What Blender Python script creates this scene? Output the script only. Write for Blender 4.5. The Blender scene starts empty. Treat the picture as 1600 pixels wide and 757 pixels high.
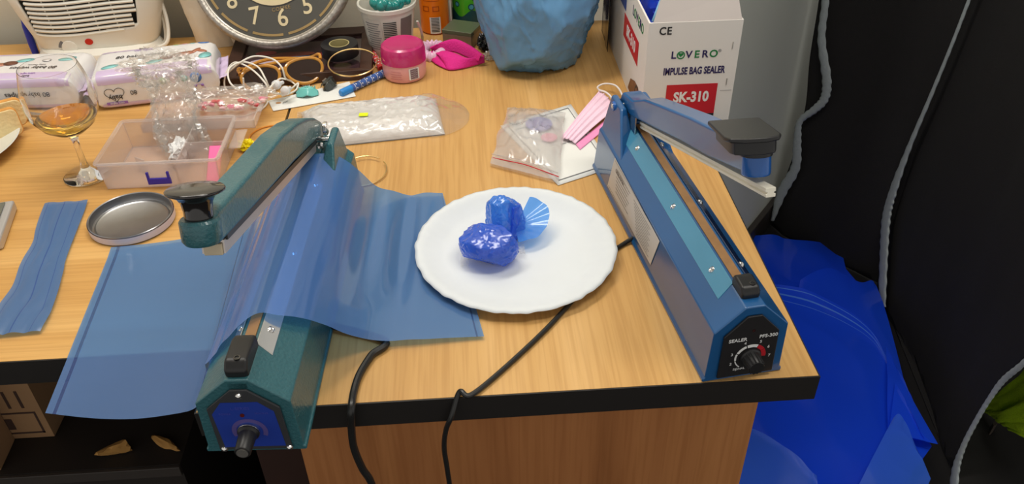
import bpy, bmesh, math, random
from math import sin, cos, pi, radians
from mathutils import Vector, Matrix, noise
random.seed(7)
sc = bpy.context.scene
COL = sc.collection
# ---------------------------------------------------------------- camera, world, light, exposure
F, PITCH, YAW, ROLL = 1301.9, 0.6441, 0.052, -0.0205
CP = Vector((-0.3241, -0.5455, 0.5918))
fw = Vector((sin(YAW)*cos(PITCH), cos(YAW)*cos(PITCH), -sin(PITCH)))
rt0 = Vector((cos(YAW), -sin(YAW), 0)); up0 = rt0.cross(fw)
RT = rt0*cos(ROLL) + up0*sin(ROLL); UP = up0*cos(ROLL) - rt0*sin(ROLL)
cd = bpy.data.cameras.new('camera'); cam = bpy.data.objects.new('camera', cd); COL.objects.link(cam)
cd.sensor_width = 36; cd.lens = 36*F/1600; cd.clip_start = .01; cd.clip_end = 50
M3 = Matrix((RT, UP, -fw)).transposed()
cam.matrix_world = Matrix.Translation(CP) @ M3.to_4x4()
sc.camera = cam
sc.view_settings.view_transform = 'Standard'; sc.view_settings.look = 'None'
sc.view_settings.gamma = 1; sc.view_settings.use_curve_mapping = False
sc.view_settings.exposure = 0.10
w = bpy.data.worlds.new('room_light'); sc.world = w; w.use_nodes = True
w.node_tree.nodes['Background'].inputs[0].default_value = (1.0, .96, .90, 1)
w.node_tree.nodes['Background'].inputs[1].default_value = .62
def area(name, loc, size, power, color, target):
    l = bpy.data.lights.new(name, 'AREA'); l.shape = 'RECTANGLE'; l.size, l.size_y = size; l.energy = power; l.color = color
    o = bpy.data.objects.new(name, l); COL.objects.link(o); o.location = loc
    o.rotation_euler = (Vector(target)-Vector(loc)).to_track_quat('-Z', 'Y').to_euler(); return o
area('ceiling_lamp_light', (-.75, .55, 1.60), (1.2, .22), 15, (1, .95, .87), (-.7, .45, 0))
area('ceiling_lamp_light', (.25, .0, 1.60), (.9, .22), 11, (1, .95, .87), (.3, .4, 0))

# ---------------------------------------------------------------- pixel helpers (photo pixels to a point in the room)
def ray(px, py): return (fw + RT*((px-800)/F) - UP*((py-378.5)/F))
def at(px, py, z=0.0):
    d = ray(px, py); return CP + d*((z-CP.z)/d.z)
def on(px, py, P, n):
    d = ray(px, py); n = Vector(n); return CP + d*((Vector(P)-CP).dot(n)/d.dot(n))
# ---------------------------------------------------------------- materials
MATS = {}
def s2l(c): return tuple((x/12.92 if x <= .04045 else ((x+.055)/1.055)**2.4) for x in c)
def rgb(r, g, b): return s2l((r/255, g/255, b/255))
def mat(name, col, rough=.5, metal=0., spec=.5, var=0., vscale=30., bump=0., bscale=60., coat=0., trans=0., alpha=1., sss=0., ior=1.45):
    if name in MATS: return MATS[name]
    m = bpy.data.materials.new(name); m.use_nodes = True; MATS[name] = m
    nt = m.node_tree; b = nt.nodes['Principled BSDF']
    b.inputs['Base Color'].default_value = (*col, 1); b.inputs['Roughness'].default_value = rough
    b.inputs['Metallic'].default_value = metal; b.inputs['Specular IOR Level'].default_value = spec
    b.inputs['Coat Weight'].default_value = coat; b.inputs['Coat Roughness'].default_value = .08
    b.inputs['Transmission Weight'].default_value = trans; b.inputs['Alpha'].default_value = alpha; b.inputs['IOR'].default_value = ior
    tc = nt.nodes.new('ShaderNodeTexCoord')
    n = nt.nodes.new('ShaderNodeTexNoise'); n.inputs['Scale'].default_value = vscale; n.inputs['Detail'].default_value = 4
    nt.links.new(tc.outputs['Object'], n.inputs['Vector'])
    mx = nt.nodes.new('ShaderNodeMix'); mx.data_type = 'RGBA'
    v = max(var, .03)
    mx.inputs[6].default_value = (*[c*(1-v) for c in col], 1); mx.inputs[7].default_value = (*[min(1, c*(1+v)) for c in col], 1)
    nt.links.new(n.outputs['Fac'], mx.inputs[0]); nt.links.new(mx.outputs[2], b.inputs['Base Color'])
    if bump:
        n2 = nt.nodes.new('ShaderNodeTexNoise'); n2.inputs['Scale'].default_value = bscale; n2.inputs['Detail'].default_value = 3
        nt.links.new(tc.outputs['Object'], n2.inputs['Vector'])
        bp = nt.nodes.new('ShaderNodeBump'); bp.inputs['Strength'].default_value = bump; bp.inputs['Distance'].default_value = .002
        nt.links.new(n2.outputs['Fac'], bp.inputs['Height']); nt.links.new(bp.outputs['Normal'], b.inputs['Normal'])
    return m
def wood(name, c1, c2, c3, axis, rough=.38, fine=260, broad=22, bend=.15):
    m = bpy.data.materials.new(name); m.use_nodes = True; nt = m.node_tree; b = nt.nodes['Principled BSDF']
    tc = nt.nodes.new('ShaderNodeTexCoord')
    def layer(scale, stretch, detail):
        mp = nt.nodes.new('ShaderNodeMapping'); sv = [1, 1, 1]; sv[axis] = stretch; mp.inputs['Scale'].default_value = sv
        nt.links.new(tc.outputs['Object'], mp.inputs['Vector'])
        n = nt.nodes.new('ShaderNodeTexNoise'); n.inputs['Scale'].default_value = scale; n.inputs['Detail'].default_value = detail
        n.inputs['Distortion'].default_value = bend
        nt.links.new(mp.outputs[0], n.inputs['Vector']); return n
    a, f = layer(broad, .05, 5), layer(fine, .03, 2)
    r = nt.nodes.new('ShaderNodeValToRGB'); e = r.color_ramp.elements
    e[0].position = .32; e[0].color = (*c1, 1); e[1].position = .68; e[1].color = (*c3, 1)
    k = r.color_ramp.elements.new(.5); k.color = (*c2, 1)
    nt.links.new(a.outputs['Fac'], r.inputs[0])
    mx = nt.nodes.new('ShaderNodeMix'); mx.data_type = 'RGBA'; mx.blend_type = 'MULTIPLY'; mx.inputs[0].default_value = .55
    r2 = nt.nodes.new('ShaderNodeValToRGB'); r2.color_ramp.elements[0].position = .36; r2.color_ramp.elements[0].color = (.80, .74, .66, 1)
    r2.color_ramp.elements[1].position = .56; r2.color_ramp.elements[1].color = (1, 1, 1, 1)
    nt.links.new(f.outputs['Fac'], r2.inputs[0]); nt.links.new(r.outputs[0], mx.inputs[6]); nt.links.new(r2.outputs[0], mx.inputs[7])
    nt.links.new(mx.outputs[2], b.inputs['Base Color']); b.inputs['Roughness'].default_value = rough
    b.inputs['Specular IOR Level'].default_value = .35
    return m
def film_mat(name, haze_col, tint, haze=.55, rough=.12, gloss=.5, seams=None, seamcol=(.01, .05, .35)):
    """thin translucent plastic: haze (diffuse+translucent) over a tinted see-through, with a sheen"""
    m = bpy.data.materials.new(name); m.use_nodes = True; MATS[name] = m; nt = m.node_tree; nt.nodes.clear()
    out = nt.nodes.new('ShaderNodeOutputMaterial')
    df = nt.nodes.new('ShaderNodeBsdfDiffuse'); df.inputs[0].default_value = (*haze_col, 1)
    tl = nt.nodes.new('ShaderNodeBsdfTranslucent'); tl.inputs[0].default_value = (*haze_col, 1)
    a1 = nt.nodes.new('ShaderNodeMixShader'); a1.inputs[0].default_value = .35
    nt.links.new(df.outputs[0], a1.inputs[1]); nt.links.new(tl.outputs[0], a1.inputs[2])
    tr = nt.nodes.new('ShaderNodeBsdfTransparent'); tr.inputs[0].default_value = (*tint, 1)
    a2 = nt.nodes.new('ShaderNodeMixShader'); a2.inputs[0].default_value = haze
    nt.links.new(tr.outputs[0], a2.inputs[1]); nt.links.new(a1.outputs[0], a2.inputs[2])
    if seams:
        uv = nt.nodes.new('ShaderNodeUVMap'); sp = nt.nodes.new('ShaderNodeSeparateXYZ'); nt.links.new(uv.outputs[0], sp.inputs[0])
        last = None
        for ax, pos, wd in seams:
            s = nt.nodes.new('ShaderNodeMath'); s.operation = 'SUBTRACT'; nt.links.new(sp.outputs[ax], s.inputs[0]); s.inputs[1].default_value = pos
            ab = nt.nodes.new('ShaderNodeMath'); ab.operation = 'ABSOLUTE'; nt.links.new(s.outputs[0], ab.inputs[0])
            lt = nt.nodes.new('ShaderNodeMath'); lt.operation = 'LESS_THAN'; nt.links.new(ab.outputs[0], lt.inputs[0]); lt.inputs[1].default_value = wd
            if last:
                mxn = nt.nodes.new('ShaderNodeMath'); mxn.operation = 'MAXIMUM'; nt.links.new(last.outputs[0], mxn.inputs[0]); nt.links.new(lt.outputs[0], mxn.inputs[1]); last = mxn
            else: last = lt
        for nd in (df, tl):
            mc = nt.nodes.new('ShaderNodeMix'); mc.data_type = 'RGBA'; mc.inputs[6].default_value = (*haze_col, 1); mc.inputs[7].default_value = (*seamcol, 1)
            nt.links.new(last.outputs[0], mc.inputs[0]); nt.links.new(mc.outputs[2], nd.inputs[0])
    gl = nt.nodes.new('ShaderNodeBsdfGlossy'); gl.inputs['Roughness'].default_value = rough; gl.inputs[0].default_value = (1, 1, 1, 1)
    fr = nt.nodes.new('ShaderNodeLayerWeight'); fr.inputs[0].default_value = .5
    pw = nt.nodes.new('ShaderNodeMath'); pw.operation = 'POWER'; pw.inputs[1].default_value = 5; nt.links.new(fr.outputs['Facing'], pw.inputs[0])
    ad_ = nt.nodes.new('ShaderNodeMath'); ad_.operation = 'MULTIPLY_ADD'; ad_.inputs[1].default_value = .9; ad_.inputs[2].default_value = .045; nt.links.new(pw.outputs[0], ad_.inputs[0])
    mu = nt.nodes.new('ShaderNodeMath'); mu.operation = 'MULTIPLY'; mu.inputs[1].default_value = gloss; mu.use_clamp = True; nt.links.new(ad_.outputs[0], mu.inputs[0])
    a3 = nt.nodes.new('ShaderNodeMixShader'); nt.links.new(mu.outputs[0], a3.inputs[0])
    nt.links.new(a2.outputs[0], a3.inputs[1]); nt.links.new(gl.outputs[0], a3.inputs[2])
    nt.links.new(a3.outputs[0], out.inputs[0]); return m

white_plastic = mat('white_plastic', rgb(226, 224, 216), .35, var=.03)
black_plastic = mat('black_plastic', (.012, .012, .013), .38, var=.1)
gloss_black = mat('gloss_black_plastic', (.012, .010, .010), .12, coat=.5)
chrome = mat('chrome', (.75, .74, .72), .16, 1)
steel = mat('brushed_aluminium', (.62, .60, .56), .35, 1, var=.1)
gold = mat('gold_metal', (.72, .50, .22), .25, 1)
white_print = mat('white_print', (.75, .76, .76), .5)
red_print = mat('red_print', rgb(190, 28, 42), .4)
navy_print = mat('navy_print', rgb(38, 26, 84), .5)
green_print = mat('green_print', rgb(20, 120, 60), .5)
black_print = mat('black_print', (.015, .015, .018), .5)
grey_print = mat('grey_print', (.18, .18, .19), .6)

# ---------------------------------------------------------------- mesh helpers
def link(name, V, Fc, m, parent=None, smooth=35, bevel=0, seg=2, loc=None, uv=None, solid=0, mats=None, fmat=None):
    me = bpy.data.meshes.new(name); me.from_pydata([tuple(v) for v in V], [], Fc)
    if uv:
        l = me.uv_layers.new(name='UVMap')
        for lp in me.loops: l.data[lp.index].uv = uv[lp.vertex_index]
    me.validate(); me.update()
    for mm in (mats or [m]): me.materials.append(mm)
    if fmat:
        for p_, k in zip(me.polygons, fmat): p_.material_index = k
    bm = bmesh.new(); bm.from_mesh(me)
    if smooth is not None:
        for f in bm.faces: f.smooth = True
    bm.to_mesh(me); bm.free()
    if smooth is not None and smooth < 180: me.set_sharp_from_angle(angle=radians(smooth))
    o = bpy.data.objects.new(name, me); COL.objects.link(o)
    if parent: o.parent = parent
    if loc: o.location = loc
    if solid:
        md = o.modifiers.new('s', 'SOLIDIFY'); md.thickness = solid; md.offset = 0
    if bevel:
        md = o.modifiers.new('b', 'BEVEL'); md.width = bevel; md.segments = seg; md.limit_method = 'ANGLE'; md.angle_limit = radians(32); md.harden_normals = True
    return o
class MB:
    def __init__(s): s.V = []; s.F = []
    def add(s, V, Fc):
        k = len(s.V); s.V += [Vector(v) for v in V]; s.F += [tuple(i+k for i in f) for f in Fc]; return s
    def box(s, a, b):
        x0, y0, z0 = a; x1, y1, z1 = b
        return s.add([(x0, y0, z0), (x1, y0, z0), (x1, y1, z0), (x0, y1, z0), (x0, y0, z1), (x1, y0, z1), (x1, y1, z1), (x0, y1, z1)],
                     [(3, 2, 1, 0), (4, 5, 6, 7), (0, 1, 5, 4), (1, 2, 6, 5), (2, 3, 7, 6), (3, 0, 4, 7)])
    def obox(s, c, ax, ay, az, h):
        c = Vector(c); ax, ay, az = [Vector(q).normalized() for q in (ax, ay, az)]
        P = [c + ax*(h[0]*i) + ay*(h[1]*j) + az*(h[2]*k) for k in (-1, 1) for i, j in ((-1, -1), (1, -1), (1, 1), (-1, 1))]
        return s.add(P, [(3, 2, 1, 0), (4, 5, 6, 7), (0, 1, 5, 4), (1, 2, 6, 5), (2, 3, 7, 6), (3, 0, 4, 7)])
    def lathe(s, prof, n=32, M=None, closed=True):
        V = []; Fc = []
        for r, z in prof:
            for i in range(n): V.append(Vector((r*cos(2*pi*i/n), r*sin(2*pi*i/n), z)))
        for j in range(len(prof)-1):
            for i in range(n): Fc.append((j*n+i, j*n+(i+1) % n, (j+1)*n+(i+1) % n, (j+1)*n+i))
        if closed:
            if prof[0][0] > 1e-5: Fc.append(tuple(reversed(range(n))))
            if prof[-1][0] > 1e-5: Fc.append(tuple((len(prof)-1)*n+i for i in range(n)))
        if M is not None: V = [M @ v for v in V]
        return s.add(V, Fc)
    def cyl(s, p0, p1, r0, r1=None, n=24):
        p0, p1 = Vector(p0), Vector(p1); d = p1-p0
        M = Matrix.Translation(p0) @ d.to_track_quat('Z', 'Y').to_matrix().to_4x4()
        return s.lathe([(r0, 0), (r0 if r1 is None else r1, d.length)], n, M)
    def tube(s, P, r, n=8, closed=False, flat=1.0):
        P = [Vector(p) for p in P]; V = []; Fc = []; N = len(P)
        ref = None
        for i, p_ in enumerate(P):
            a = P[(i-1) % N] if (closed or i > 0) else P[0]; b = P[(i+1) % N] if (closed or i < N-1) else P[-1]
            t = (b-a).normalized() if (b-a).length > 1e-9 else Vector((0, 0, 1))
            if ref is None: ref = t.orthogonal().normalized() if abs(t.z) > .9 else Vector((0, 0, 1)).cross(t).normalized()
            ref = (ref - t*ref.dot(t)).normalized(); bi = t.cross(ref)
            rr = r[i] if isinstance(r, (list, tuple)) else r
            for k in range(n): V.append(p_ + ref*(rr*cos(2*pi*k/n)) + bi*(rr*flat*sin(2*pi*k/n)))
        M_ = N if closed else N-1
        for i in range(M_):
            for k in range(n): Fc.append((i*n+k, i*n+(k+1) % n, ((i+1) % N)*n+(k+1) % n, ((i+1) % N)*n+k))
        if not closed: Fc += [tuple(reversed(range(n))), tuple((N-1)*n+k for k in range(n))]
        return s.add(V, Fc)
    def prism(s, poly, f0, f1):
        """poly list of 2d; f0,f1 map 2d -> 3d for the two ends"""
        n = len(poly); V = [f0(*q) for q in poly]+[f1(*q) for q in poly]
        Fc = [tuple(reversed(range(n))), tuple(range(n, 2*n))]+[(i, (i+1) % n, n+(i+1) % n, n+i) for i in range(n)]
        return s.add(V, Fc)
    def xform(s, M): s.V = [M @ v for v in s.V]; return s
    def build(s, name, m, parent=None, **k):
        bm = bmesh.new(); vs = [bm.verts.new(v) for v in s.V]
        for f in s.F:
            try: bm.faces.new([vs[i] for i in f])
            except ValueError: pass
        bmesh.ops.recalc_face_normals(bm, faces=bm.faces); bm.verts.index_update()
        V = [v.co.copy() for v in bm.verts]; Fc = [tuple(v.index for v in f.verts) for f in bm.faces]; bm.free()
        return link(name, V, Fc, m, parent, **k)
def grid(name, fn, nu, nv, m, parent=None, smooth=180, **k):
    V = []; uv = []
    for j in range(nv+1):
        for i in range(nu+1):
            V.append(Vector(fn(i/nu, j/nv))); uv.append((i/nu, j/nv))
    Fc = [(j*(nu+1)+i, j*(nu+1)+i+1, (j+1)*(nu+1)+i+1, (j+1)*(nu+1)+i) for j in range(nv) for i in range(nu)]
    return link(name, V, Fc, m, parent, smooth=smooth, uv=uv, **k)
def cr(P, t):
    """catmull-rom through P, t in 0..1"""
    n = len(P)-1; x = min(max(t, 0), 1)*n; i = min(int(x), n-1); u = x-i
    p0, p1, p2, p3 = P[max(i-1, 0)], P[i], P[i+1], P[min(i+2, n)]
    f = lambda a, b, c, d: .5*((2*b)+(-a+c)*u+(2*a-5*b+4*c-d)*u*u+(-a+3*b-3*c+d)*u**3)
    return Vector([f(*q) for q in zip(p0, p1, p2, p3)])
def spl(P, n): return [cr([Vector(p) for p in P], i/(n-1)) for i in range(n)]
def nz(p, s=1., o=0.): return noise.noise(Vector(p)*s + Vector((o, o*1.7, o*.3)))
def thing(name, label, cat, loc=(0, 0, 0), rz=0, group=None):
    o = bpy.data.objects.new(name, None); COL.objects.link(o); o.empty_display_size = .02
    o.location = loc; o.rotation_euler = (0, 0, rz); tag(o, label, cat, group); return o
def tag(o, label, cat, group=None, kind=None):
    o['label'] = label; o['category'] = cat
    if group: o['group'] = group
    if kind: o['kind'] = kind
    return o
def struct(o): o['kind'] = 'structure'; return o
def text(s, origin, xd, yd, size, m, parent, name='lettering', bold=0., shear=0., sx=1., align='CENTER', mirror=False, space=1.):
    c = bpy.data.curves.new(name, 'FONT'); c.body = s; c.size = size; c.align_x = align; c.align_y = 'CENTER'
    c.offset = bold; c.shear = shear; c.extrude = .00012; c.resolution_u = 3; c.space_character = space
    t = bpy.data.objects.new(name, c); me = bpy.data.meshes.new_from_object(t); bpy.data.objects.remove(t); bpy.data.curves.remove(c)
    xd, yd = Vector(xd).normalized(), Vector(yd).normalized(); zd = xd.cross(yd)
    M = Matrix((xd*sx*(-1 if mirror else 1), yd, zd)).transposed().to_4x4(); M.translation = Vector(origin)
    me.transform(M); me.name = name; me.materials.clear(); me.materials.append(m)
    o = bpy.data.objects.new(name, me); COL.objects.link(o); o.parent = parent; return o
def plate2d(pts, origin, xd, yd, th, name, m, parent, **k):
    """flat plate from 2d outline, thickness th along xd x yd"""
    xd, yd = Vector(xd).normalized(), Vector(yd).normalized(); zd = xd.cross(yd); O = Vector(origin)
    return MB().prism(pts, lambda a, b: O+xd*a+yd*b, lambda a, b: O+xd*a+yd*b+zd*th).build(name, m, parent, **k)
def rect(w, h): return [(-w/2, -h/2), (w/2, -h/2), (w/2, h/2), (-w/2, h/2)]
def ell(a, b, n=24, cx=0, cy=0, t0=0, rot=0):
    return [(cx+a*cos(2*pi*i/n)*cos(rot)-b*sin(2*pi*i/n)*sin(rot), cy+a*cos(2*pi*i/n)*sin(rot)+b*sin(2*pi*i/n)*cos(rot)) for i in range(n)]
def rrect(w, h, r, n=5):
    P = []
    for cx, cy, a0 in ((w/2-r, h/2-r, 0), (-w/2+r, h/2-r, 90), (-w/2+r, -h/2+r, 180), (w/2-r, -h/2+r, 270)):
        for i in range(n+1):
            a = radians(a0+90*i/n); P.append((cx+r*cos(a), cy+r*sin(a)))
    return P
def arc(r0, r1, a0, a1, n=12):
    A = [radians(a0+(a1-a0)*i/n) for i in range(n+1)]
    return [(r1*cos(a), r1*sin(a)) for a in A]+[(r0*cos(a), r0*sin(a)) for a in reversed(A)]
def facet(name, m, parent, c, rad, seed, n=26, sub=5, floor=None, jitter=.12, fine=.02, shaper=None, rz=0, smooth=25):
    """crinkled wrap: a ball cut by random planes, so it has flat facets with sharp creases"""
    rr = random.Random(seed); PL = []
    for k in range(n):
        v = Vector((rr.gauss(0, 1), rr.gauss(0, 1), rr.gauss(0, 1))).normalized(); PL.append((v, 1-jitter*rr.random()*1.6))
    bm = bmesh.new(); bmesh.ops.create_icosphere(bm, subdivisions=sub, radius=1)
    for v in bm.verts:
        d = v.co.normalized(); t = 1.25
        for q, h in PL:
            k = d.dot(q)
            if k > .2: t = min(t, h/k)
        w_ = 1-2*abs(noise.noise(d*3.1+Vector((seed, 1, 2)))); w2 = 1-2*abs(noise.noise(d*7.3+Vector((2, seed, 5))))
        t *= 1+fine*(w_+.5*w2)
        p_ = Vector((d.x*rad[0]*t, d.y*rad[1]*t, d.z*rad[2]*t))
        if shaper: p_ = shaper(p_, d)
        p_ = Matrix.Rotation(rz, 3, 'Z') @ p_ + Vector(c)
        if floor is not None and p_.z < floor: p_.z = floor
        v.co = p_
    V = [v.co.copy() for v in bm.verts]; Fc = [tuple(v.index for v in f.verts) for f in bm.faces]; bm.free()
    return link(name, V, Fc, m, parent, smooth=smooth)
def crumple(name, m, parent, c, rad, seed, amp=.12, freq=3., sub=4, floor=None, shaper=None, rz=0, **k):
    bm = bmesh.new(); bmesh.ops.create_icosphere(bm, subdivisions=sub, radius=1)
    for v in bm.verts:
        d = v.co.normalized(); q = d*freq+Vector((seed, seed*2.3, -seed))
        r1 = 1-abs(noise.noise(q))*2; r2 = 1-abs(noise.noise(q*2.3+Vector((9, 3, 1))))*2; r3 = noise.noise(q*.6)
        f = 1+amp*(r1-.6)+amp*.5*(r2-.6)+amp*1.2*r3
        p_ = Vector((d.x*rad[0]*f, d.y*rad[1]*f, d.z*rad[2]*f))
        if shaper: p_ = shaper(p_, d)
        p_ = Matrix.Rotation(rz, 3, 'Z') @ p_
        p_ = p_+Vector(c)
        if floor is not None and p_.z < floor: p_.z = floor+.0003*noise.noise(q*5)
        v.co = p_
    V = [v.co.copy() for v in bm.verts]; Fc = [tuple(v.index for v in f.verts) for f in bm.faces]; bm.free()
    return link(name, V, Fc, m, parent, smooth=k.pop('smooth', 180), **k)

# ================================================================ SETTING
FL = -.74
wallm = mat('cream_wall_paint', rgb(222, 216, 198), .8, var=.03, vscale=4, bump=.15, bscale=300)
wallg = mat('grey_wall_paint', rgb(208, 211, 200), .7, var=.04, vscale=5, bump=.15, bscale=300)
floorm = mat('dark_brown_floor', (.006, .005, .005), .6, var=.3, vscale=12)
struct(MB().box((-2.6, .965, FL), (.20, 1.05, 1.7)).build('wall_back', wallm))
A0 = Vector((.407, 1.189, 0)); ad = Vector((.076, .094, 0)).normalized(); an = Vector((ad.y, -ad.x, 0))
P0 = A0-ad*.40; P1 = A0+ad*1.9
struct(MB().add([P0+Vector((0, 0, FL)), P1+Vector((0, 0, FL)), P1-an*.08+Vector((0, 0, FL)), P0-an*.08+Vector((0, 0, FL)),
                 P0+Vector((0, 0, 1.7)), P1+Vector((0, 0, 1.7)), P1-an*.08+Vector((0, 0, 1.7)), P0-an*.08+Vector((0, 0, 1.7))],
                [(0, 1, 5, 4), (1, 2, 6, 5), (2, 3, 7, 6), (3, 0, 4, 7), (4, 5, 6, 7), (3, 2, 1, 0)]).build('wall_right', wallg))
bb = mat('dark_skirting_paint', (.03, .024, .02), .5)
struct(MB().obox(P0+ad*.5+Vector((0, 0, FL+.035))+an*.0085, ad, an, (0, 0, 1), (.9, .008, .035)).build('baseboard_right', bb, bevel=.003))
struct(MB().box((-2.6, -1.8, FL-.05), (2.2, 3.2, FL)).build('floor', floorm))
struct(MB().box((-2.6, -1.8, 1.7), (2.2, 3.2, 1.75)).build('ceiling', mat('ceiling_paint', (.7, .69, .66), .9)))

# ================================================================ DESKS
c1, c2, c3 = rgb(196, 150, 88), rgb(206, 161, 98), rgb(216, 173, 112)
oakY = wood('oak_laminate', c1, c2, c3, 1); oakX = wood('oak_laminate_crosswise', rgb(202, 152, 84), rgb(212, 163, 94), rgb(222, 176, 108), 0)
panelw = wood('brown_wood_panel', rgb(140, 88, 48), rgb(160, 104, 60), rgb(175, 118, 70), 2, .5, 200, 14, .4)
darkw = mat('dark_reddish_board', (.028, .010, .006), .6, var=.2)
edgem = mat('black_edge_band', (.014, .012, .011), .42, var=.1)
TH = .0316
d = thing('desk', 'right-hand oak desk on a brown pedestal, holding the blue sealer and the paper plate', 'desk', (-.298, .45, FL), 0, None)
W0 = d.location.copy(); W0.z = FL
def loc_box(a, b): return (Vector(a)-W0, Vector(b)-W0)
MB().box(*loc_box((-.5955, .0015, -TH), (-.0015, .90, 0))).build('desktop', oakY, d)
for a, b in (((-.5970, -.0, -TH), (0, .0015, -.0004)), ((-.0015, .0015, -TH), (0, .90, -.0004)), ((-.5970, .0015, -TH), (-.5955, .90, -.0004))):
    MB().box(*loc_box(a, b)).build('edge_band', edgem, d)
MB().box(*loc_box((-.5145, .02, FL), (-.0462, .038, -TH))).build('pedestal_front', panelw, d)
MB().box(*loc_box((-.5135, .038, FL), (-.4955, .86, -TH))).build('side_panel', panelw, d)
MB().box(*loc_box((-.0642, .038, FL), (-.0462, .86, -TH))).build('side_panel', panelw, d)
MB().box(*loc_box((-.5965, .11, FL), (-.53, .86, -TH))).build('inner_panel', darkw, d)
d = thing('desk', 'left-hand desk with crosswise oak grain, set back from the other, under the wine glass', 'desk', (-1.35, .5, FL))
W0 = d.location.copy()
MB().box(*loc_box((-2.2, .0855, -TH), (-.5995, .90, 0))).build('desktop', oakX, d)
MB().box(*loc_box((-2.2, .084, -TH), (-.5995, .0855, -.0004))).build('edge_band', edgem, d)
MB().box(*loc_box((-2.2, .60, FL), (-.60, .618, -TH))).build('under_desk_shade_panel', mat('under_desk_shade_black', (.004, .004, .004), .8), d)  # near-black sheet added as the shade beneath the left desk
MB().box(*loc_box((-2.18, .12, FL), (-2.16, .86, -TH))).build('side_panel', darkw, d)

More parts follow.
